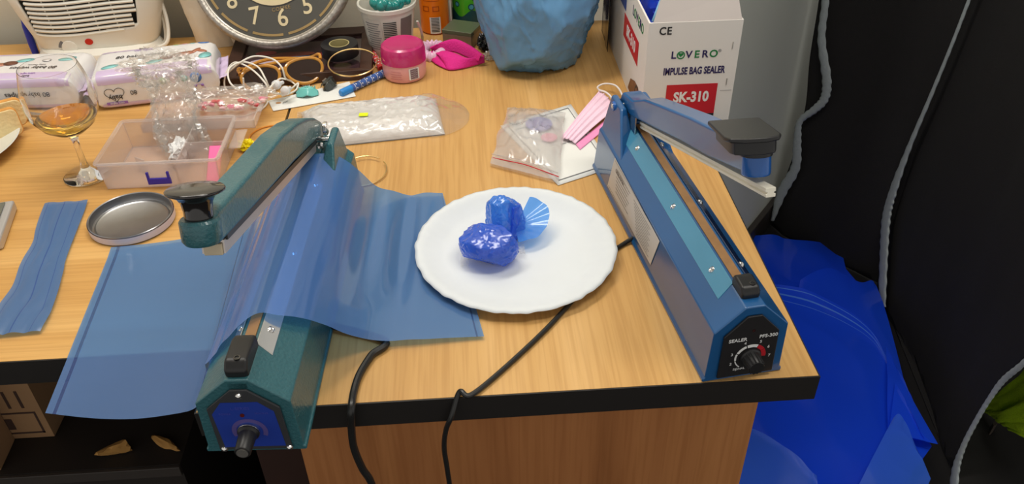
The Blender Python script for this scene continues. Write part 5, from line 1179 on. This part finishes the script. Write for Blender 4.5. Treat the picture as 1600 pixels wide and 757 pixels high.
R2 = [(2050, -500), (1990, -290), (1930, -70), (1900, 0), (1880, 100), (1860, 200), (1840, 300), (1800, 400), (1730, 475), (1642, 532), (1568, 592), (1528, 655), (1494, 745), (1484, 860)]
cu2 = thing('curtain', 'black curtain with grey piping, nearer panel covering the right picture edge', 'curtain', (.62, .70, FL)); oc2 = Vector(cu2.location)
s2 = plane_sheet('cloth', L2, R2, PB, nB, blk, None, .022, 6.4, 50, 60); s2.parent = cu2; s2.matrix_parent_inverse = Matrix.Translation(-oc2)
def piping(par, o_, L, P, n, wd, off=.022):
    ctr = spl([Vector((x, y, w_)) for (x, y), w_ in zip(L, wd)], 140); Pn = Vector(n).normalized(); Pn = Pn if Pn.dot(CP-Vector(P)) > 0 else -Pn
    V = []; 
    def f(u, v):
        i = min(139, int(v*139+.5)); c_ = ctr[i]; j2 = min(139, i+1); j1 = max(0, i-1); t = (ctr[j2]-ctr[j1]); t.z = 0; t = t.normalized() if t.length > 0 else Vector((0, 1, 0)); s_ = Vector((-t.y, t.x, 0))
        a = (u-.5)*2; q = c_+s_*(a*c_.z/2)*(1+.10*sin(v*190)); w3 = on(q.x, q.y, Vector(P)+Pn*off, n); return w3+Pn*.003*(1-a*a)-o_
    grid('piping', f, 6, 139, pip, par, solid=.002)
piping(cu, oc, [(1290, -60), (1290, 0), (1284, 60), (1292, 125), (1288, 155), (1272, 172), (1250, 190), (1246, 220), (1243, 262), (1222, 300), (1207, 345)], PA, nA, [11, 11, 12, 14, 13, 11, 9, 12, 14, 15, 5])
piping(cu2, oc2, [(1538, -60), (1515, 0), (1488, 70), (1455, 150), (1421, 230), (1395, 300), (1385, 340), (1381, 400), (1378, 480)], PB, nB, [4, 4, 4, 5, 7, 12, 13, 12, 11])
piping(cu2, oc2, [(1650, 520), (1600, 568), (1568, 595), (1546, 625), (1525, 660), (1505, 700), (1492, 745), (1487, 840)], PB, nB, [10, 9, 9, 7, 7, 8, 12, 14])
bk = thing('curtain', 'black backing sheet added to darken the opening behind the lime green towel', 'curtain', (.95, .7, FL)); ob3 = Vector(bk.location)
s3 = grid('cloth', lambda u, v: Vector((1.15+.02*sin(u*9), 1.6-1.5*u, FL+.004+.9*v))-ob3, 20, 20, blk, bk, solid=.003)  # added black sheet, stands in for the dark interior past the curtain hem
tw = thing('towel', 'lime green towel peeking out behind the right curtain', 'towel', (.80, .55, FL)); ot = Vector(tw.location)
tm_ = mat('lime_terry', rgb(168, 206, 22), .95, var=.25, vscale=260, bump=1., bscale=380)
PT = (.70, .6, 0); nT = Vector((1, -.1, 0))
def towel(u, v, dx=0):
    a = Vector((1530, 640, 0)).lerp(Vector((1720, 480, 0)), u); b = Vector((1556, 652, 0)).lerp(Vector((1740, 740, 0)), u); q = a.lerp(b, v)
    w3 = on(q.x, q.y, Vector(PT)+Vector((dx, 0, 0)), nT)+Vector((.012*nz((u*6, v*5, 2)), 0, 0)); return w3-ot
grid('terry_cloth', towel, 30, 20, tm_, tw, solid=.008)
def towel2(u, v):
    a = Vector((1553, 652, 0)).lerp(Vector((1740, 560, 0)), u); b = Vector((1578, 672, 0)).lerp(Vector((1740, 760, 0)), u); q = a.lerp(b, v)
    return on(q.x, q.y, Vector(PT)+Vector((-.022, 0, 0)), nT)+Vector((.006*nz((u*6, v*5, 7)), 0, 0))-ot
grid('terry_fold', towel2, 24, 16, tm_, tw, solid=.008)
stp = MB().tube(spl([on(x, y, (.69, .5, 0), (1, -.1, 0)) for x, y in ((1556, 660), (1535, 700), (1520, 740))], 20), .012, 8, flat=.3).build('strap', mat('brown_strap', (.045, .033, .026), .7))
tag(stp, 'dull brown strap hanging below the lime towel', 'strap')

# blue film pile on the floor
pile = [
 ([(1175, 372), (1188, 376), (1215, 377), (1246, 386), (1290, 383), (1312, 376)], [(1120, 800), (1180, 800), (1240, 800), (1290, 800), (1350, 790), (1400, 770)], .020, 'sheet of blue film at the back of the floor heap, with wavy rear edge'),
 ([(1250, 440), (1290, 425), (1322, 432), (1345, 442), (1363, 436), (1370, 446)], [(1180, 840), (1250, 840), (1330, 830), (1390, 800), (1420, 750), (1442, 700)], .050, 'sheet of blue film in the middle of the floor heap'),
 ([(1160, 440), (1220, 448), (1270, 462), (1320, 490), (1362, 525), (1392, 580)], [(1110, 820), (1200, 830), (1290, 830), (1350, 810), (1410, 760), (1456, 698)], .085, 'topmost broad sheet of blue film with an arched light edge on the floor heap'),
 ([(1395, 655), (1402, 650), (1410, 655), (1418, 668), (1428, 690), (1440, 712)], [(1290, 860), (1330, 860), (1370, 850), (1405, 820), (1435, 790), (1456, 745)], .115, 'narrow sheet of blue film at the front corner of the floor heap'),
 ([(1130, 650), (1180, 668), (1215, 690), (1245, 715), (1262, 735), (1275, 748)], [(1080, 830), (1120, 860), (1170, 860), (1210, 860), (1250, 860), (1290, 860)], .110, 'folded paler sheet of blue film low against the desk pedestal')]
for P_, Q_, h_, t_ in (((1385, 540), (1422, 620), .098, 'blue film sheet with a sharp right corner, higher of two on the heap edge'), ((1398, 600), (1440, 690), .106, 'blue film sheet with a sharp right corner, lower of two on the heap edge')):
    k_ = 0 if h_ < .07 else 1
    pile.append(([(P_[0]+(Q_[0]-P_[0])*i/5, P_[1]+(Q_[1]-P_[1])*i/5) for i in range(6)], [(1375+15.5*i+k_*12, 640+3*i+k_*42) for i in range(6)], h_, t_))
pm2 = film_mat('cobalt_film', (.012, .085, .88), (.02, .12, .85), .86, .17, 1.3)
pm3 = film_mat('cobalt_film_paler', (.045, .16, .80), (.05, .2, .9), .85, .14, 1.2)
pm2e = film_mat('cobalt_film_painted_highlight', (.012, .085, .88), (.02, .12, .85), .86, .17, 1.3, seams=[(1, .045, .0035), (1, .075, .0012), (1, .015, .002)], seamcol=(.10, .30, .95))  # pale bands paint the missing edge highlights into the film colour
pb = thing('plastic_film', 'thick blue film stack at the bottom of the floor heap', 'plastic film', (.38, .6, FL)); 
for k, (A_, B_, h_, lab_) in enumerate(pile):
    z0 = FL+.006+h_
    Aw = [at(x, y, z0) for x, y in A_]; Bw = [at(x, y, z0) for x, y in B_]
    def f(u, v, Aw=Aw, Bw=Bw, k=k, z0=z0):
        p_ = cr(Aw, u).lerp(cr(Bw, u), v); e = 1-min(1, v*9)
        p_.z = z0+(.014 if k < 5 else .004)*nz((p_.x*6, p_.y*5, k*3))+.007*sin(p_.x*26+p_.y*7+k)*(.4+.6*e)+.004*(1-2*abs(nz((p_.x*9, p_.y*5, k*5))))+.010*e*(1 if k == 0 else .3)*abs(sin(u*7)); return p_
    o_ = grid('plastic_film', f, 60, 70, pm3 if k in (3, 4) else (pm2e if k in (2, 3) else pm2), None, solid=.0)  # front corner sheet gets the paler film in place of bright highlights
    tag(o_, lab_, 'plastic film', 'blue film sheets heaped on the floor')
bpd = spl([at(x, y, FL+.098) for x, y in ((1205, 446), (1250, 455), (1300, 478), (1345, 508), (1380, 552))], 40)
# body of the stack below the sheets: flat bundle of film edges
poly = [at(x, y, FL) for x, y in ((1190, 395), (1300, 400), (1350, 460), (1375, 530), (1385, 600), (1395, 660), (1380, 740), (1290, 840), (1150, 830), (1140, 600))]
ob4 = Vector(pb.location)
for k in range(3):
    zz = .002+.007*k; MB().prism([(q.x-ob4.x, q.y-ob4.y) for q in poly], lambda x, y: Vector((x*(1-.02*k), y*(1-.02*k), zz)), lambda x, y: Vector((x*(1-.02*k), y*(1-.02*k), zz+.0055))).build('film_layer', pm2, pb)
